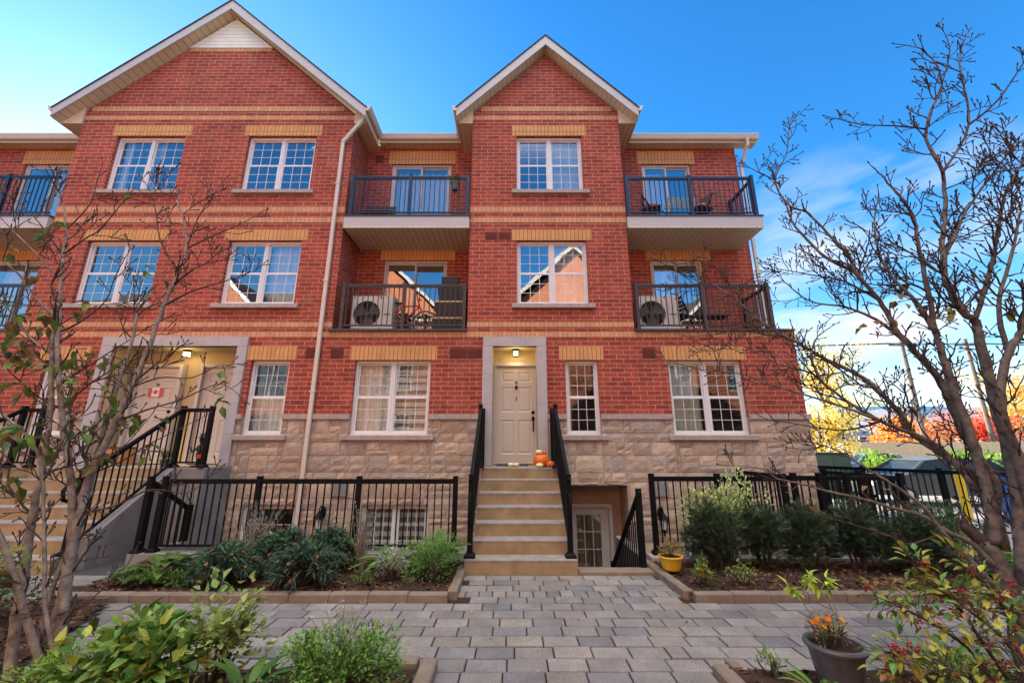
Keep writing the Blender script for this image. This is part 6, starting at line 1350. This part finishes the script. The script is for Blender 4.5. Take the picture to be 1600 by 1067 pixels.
# autumn trees
def autumn(label, px, Y, htop, rx, pal, n, L_, seed, zc=None, trunk=.14):
    r = random.Random(seed); x = X(px, Y); t = thing('autumn_tree', label, 'tree', (x, Y, 0), None); st = MB(); lf = MB()
    st.tube([(x, Y, -.05), (x + .1, Y, htop * .25), (x - .05, Y, htop * .55), (x + .1, Y, htop * .95)], [trunk * 1.2, trunk, trunk * .6, .03], 8); lumps = []
    for k in range(22):
        a = r.uniform(0, 6.28); z0 = htop * r.uniform(.2, .75); q = r.uniform(.35, 1.0); e = Vector((x + math.cos(a) * rx * q, Y + math.sin(a) * rx * q, min(htop * .98, z0 + htop * r.uniform(.1, .3)))); b = Vector((x, Y, z0))
        md = b.lerp(e, .5) + Vector((0, 0, .15)); st.tube([b, md, e], [trunk * .4, trunk * .22, .015], 6); lumps.append((e, r.uniform(.25, .5) * rx)); lumps.append((md, r.uniform(.2, .4) * rx))
        for _ in range(4): st.tube([md.lerp(e, r.random()), e + rdir(r) * rx * .4], [.02, .008], 4)
    st.build('trunk', MAT['bark'], t, smooth=True)
    for k in range(n):
        c, q = r.choice(lumps); p = c + rdir(r) * q * r.uniform(.3, 1.0)
        if p.z < .5: continue
        leaf(lf, p, rdir(r) + Vector((0, 0, -.3)), L_ * r.uniform(.6, 1.2), L_ * .6, pal=pal, r=r)
    lf.build('crown', MAT['leaf'], t)
YEL = [(.50, .36, .04), (.58, .44, .06), (.38, .26, .03), (.45, .40, .08)]; ORA = [(.60, .22, .02), (.52, .16, .02), (.62, .32, .03)]; RED = [(.50, .035, .02), (.42, .05, .02), (.55, .10, .03)]; RUS = [(.40, .14, .05), (.34, .10, .04), (.45, .22, .08)]
autumn('tall thinning yellow tree just right of the house corner', 1300, 23, 8.0, 2.1, YEL, 3000, .15, 1); autumn('low yellow tree behind the utility cabinet', 1285, 19, 3.4, 1.5, YEL, 3000, .13, 2)
autumn('small bright orange tree across the lane', 1405, 30, 4.0, 1.4, ORA, 3000, .16, 3); autumn('red tree behind the tan fence at the right', 1530, 32, 4.4, 2.1, RED, 4400, .16, 4); autumn('rust brown tree between the orange and the red tree', 1468, 31, 3.6, 1.8, RUS, 3000, .15, 5)
autumn('golden tree at the right edge beyond the red one', 1605, 34, 8.5, 3.0, YEL + ORA, 3600, .2, 6); autumn('pale yellow tree far behind the blue roofed house', 1335, 60, 9, 3.5, YEL, 2400, .3, 7)
# houses and hall far behind
plain('blue_roof', (.07, .26, .38), .6); plain('grey_siding', (.34, .36, .40), .7); plain('pale_siding', (.62, .60, .56), .7); plain('slate_roof', (.09, .10, .13), .8)
def house(label, px0, px1, Y, hw, hr, wallm, roofm, depth=9, gable=True):
    x0, x1 = X(px0, Y), X(px1, Y); t = thing('house', label, 'house', ((x0 + x1) / 2, Y, 0)); c = (x0 + x1) / 2; m = MB(); m.box(x0, x1, Y, Y + depth, -.1, hw)
    if gable: m.prism([(x0, hw), (x1, hw), (c, hr)], Y, Y + depth)
    m.build('wall', MAT[wallm], t); m = MB()
    if gable:
        for s, e in ((-1, x0), (1, x1)): m.add([(c, Y - .4, hr + .05), (e + s * .4, Y - .4, hw - .25), (e + s * .4, Y + depth + .4, hw - .25), (c, Y + depth + .4, hr + .05), (c, Y - .4, hr + .25), (e + s * .4, Y - .4, hw - .05), (e + s * .4, Y + depth + .4, hw - .05), (c, Y + depth + .4, hr + .25)], [(0, 3, 2, 1), (4, 5, 6, 7), (0, 1, 5, 4), (2, 3, 7, 6), (1, 2, 6, 5)])
    else: m.add([(x0 - .4, Y - .4, hw), (x1 + .4, Y - .4, hw), (x1 - .8, Y + depth / 2, hr), (x0 + .8, Y + depth / 2, hr), (x1 + .4, Y + depth + .4, hw), (x0 - .4, Y + depth + .4, hw)], [(0, 1, 2, 3), (2, 4, 5, 3), (1, 4, 2), (0, 3, 5), (0, 5, 4, 1)])
    m.build('roof', MAT[roofm], t, recalc=True)
    n = max(1, int((x1 - x0) / 3))
    for k in range(n):
        wx = x0 + (x1 - x0) * (k + .5) / n; m = MB(); m.box(wx - .6, wx + .6, Y - .06, Y + .01, 1.2, 2.6); o = m.build('window', MAT['white_vinyl'], t); m = MB(); m.box(wx - .52, wx + .52, Y - .07, Y - .061, 1.28, 2.52); m.build('pane', MAT['car_glass'], o)
    m = MB(); m.box(x1 - 1.4, x1 - .5, Y - .05, Y + .01, 0, 2.1); m.build('door', MAT['slate_roof'], t)
house('long low house with a blue-green roof far beyond the lane', 1330, 1560, 52, 4.6, 7.0, 'blue_roof', 'blue_roof', gable=False); house('grey house with a dark roof left of the orange tree', 1318, 1392, 38, 2.2, 3.9, 'grey_siding', 'slate_roof', 8, False)
house('pale gabled house between the orange and rust trees', 1405, 1462, 42, 3.2, 5.4, 'pale_siding', 'slate_roof'); house('pale house with a dark gable behind the red tree', 1540, 1650, 44, 3.0, 5.8, 'pale_siding', 'slate_roof')
# poles and wires
plain('pole_wood', (.13, .105, .085), .9, var=.2); tops = []
def pole(label, px, Y, h, px2=None):
    x = X(px, Y); t = thing('utility_pole', label, 'pole', (x, Y, 0), 'utility poles along the lane'); m = MB(); m.tube([(x, Y, -.1), (x, Y, h)], [.17, .11], 10); m.build('mast', MAT['pole_wood'], t)
    m = MB(); m.bar((x - 1.1, Y - .15, h - .5), (x + 1.1, Y - .15, h - .5), .1); m.build('crossarm', MAT['pole_wood'], t)
    m = MB(); [m.lathe([(.03, 0), (.05, .05), (.03, .12)], 8, (x + q, Y - .15, h - .45)) for q in (-1, -.4, .4, 1)]; m.build('insulator', MAT['grey_concrete'], t); tops.append(Vector((x, Y - .15, h - .35)))
pole('utility pole rising behind the grey car', 1448, 28, 9.0); pole('utility pole behind the red tree', 1555, 30, 9.5)
for k, (q, dz) in enumerate(((-1, 0), (-.4, 0), (.4, 0), (1, 0))):
    m = MB()
    for a, b in ((Vector((-20, 27, 9.0)), tops[0]), (tops[0], tops[1]), (tops[1], Vector((90, 30, 9.5)))):
        m.tube([a.lerp(b, i / 16) + Vector((q, 0, dz - 4 * .5 * (i / 16) * (1 - i / 16) * min(1.2, (b - a).length / 30))) for i in range(17)], .014, 4)
    tag(m.build('power_line', BK), ('front', 'second', 'third', 'rear')[k] + ' thin black overhead wire between the utility poles', 'wire', 'overhead wires')

# ------------------------------------------------------------------ the facing row behind the camera (seen in the window panes, and it throws light back)
O = thing('facing_townhouse_row', 'sunlit brick townhouse row facing the house, mirrored in its window panes', 'building', (0, 0, 0))
brick('sunlit_brick', (.42, .15, .075), (.36, .12, .06), (.42, .26, .18), .29, .0945, .011)
m = MB(); GB = [(-22, -18.5), (-14.5, -11), (-7.3, .1), (4.2, 11.6), (15, 18.5)]; ho = []
for a, b in GB:
    for z in (1.9, 4.6, 7.4): c = (a + b) / 2; ho += [(c - .8, c + .8, z, z + 1.45)] if b - a < 4 else [(c - 2.4, c - .8, z, z + 1.45), (c + .8, c + 2.4, z, z + 1.45)]
gaps = [(GB[i][1], GB[i + 1][0]) for i in range(4)]
for a, b in gaps: c = (a + b) / 2; ho += [(c - .8, c + .8, z, z + 2.0) for z in (1.3, 4.1, 6.8)]
wall(m, -26, 26, -.1, 9.3, 0, ho, .2)
for a, b in GB: c = (a + b) / 2; m.poly([(a, -.002, 9.3), (b, -.002, 9.3), (c, -.002, 9.3 + (b - a) / 2 * .95)])
m.quad((-26, 9, -.1), (-26, 9, 9.3), (26, 9, 9.3), (26, 9, -.1)); side(m, -26, 0, 9, -.1, 9.3); side(m, 26, 0, 9, -.1, 9.3); m.build('brick_wall', MAT['sunlit_brick'], O)
m = MB(); m.box(-26, 26, -.01, .001, 6.5, 6.62); m.box(-26, 26, -.01, .001, 3.86, 3.98); m.build('brick_band', MAT['cream_header'], O)
m = MB(); rf = MB()
for a, b in GB:
    c, hf = (a + b) / 2, (b - a) / 2 + .4; z1 = 9.3 + hf * .95
    for s in (-1, 1): m.add([(c, -.42, z1 + .1), (c + s * hf, -.42, 9.35), (c + s * hf, -.42, 9.08), (c, -.42, z1 - .2), (c, -.38, z1 + .1), (c + s * hf, -.38, 9.35), (c + s * hf, -.38, 9.08), (c, -.38, z1 - .2)], [(0, 1, 2, 3), (4, 7, 6, 5), (0, 4, 5, 1), (3, 2, 6, 7), (1, 5, 6, 2)])
    slab_roof(rf, c, hf, 9.36, z1 + .12, -.41, 5, .05)
m.box(-26, 26, -.4, -.3, 9.1, 9.32); m.build('fascia', MAT['white_trim'], O, recalc=True); rf.add([(-26, -.35, 9.33), (26, -.35, 9.33), (26, 4.5, 12), (-26, 4.5, 12), (26, 9.4, 9.3), (-26, 9.4, 9.3)], [(0, 1, 2, 3), (3, 2, 4, 5)]); rf.build('roof', MAT['shingle'], O)
m = MB(); m.quad((-26, -.3, 9.15), (-26, 0, 9.15), (26, 0, 9.15), (26, -.3, 9.15)); m.build('eave_soffit', MAT['soffit_across'], O)
for h_ in ho: window(h_[0], h_[1], h_[2], h_[3], 0, O, 2)
m = MB(); m.box(-25.9, 25.9, 1.5, 1.6, 0, 9.2); [m.box(-25.9, 25.9, .25, 1.5, z - .1, z) for z in (1.27, 4.0, 6.7, 9.2)]; m.build('interior_room', MAT['interior'], O)
O.location = (0, -5.5, 0); O.rotation_euler = (0, 0, math.pi)
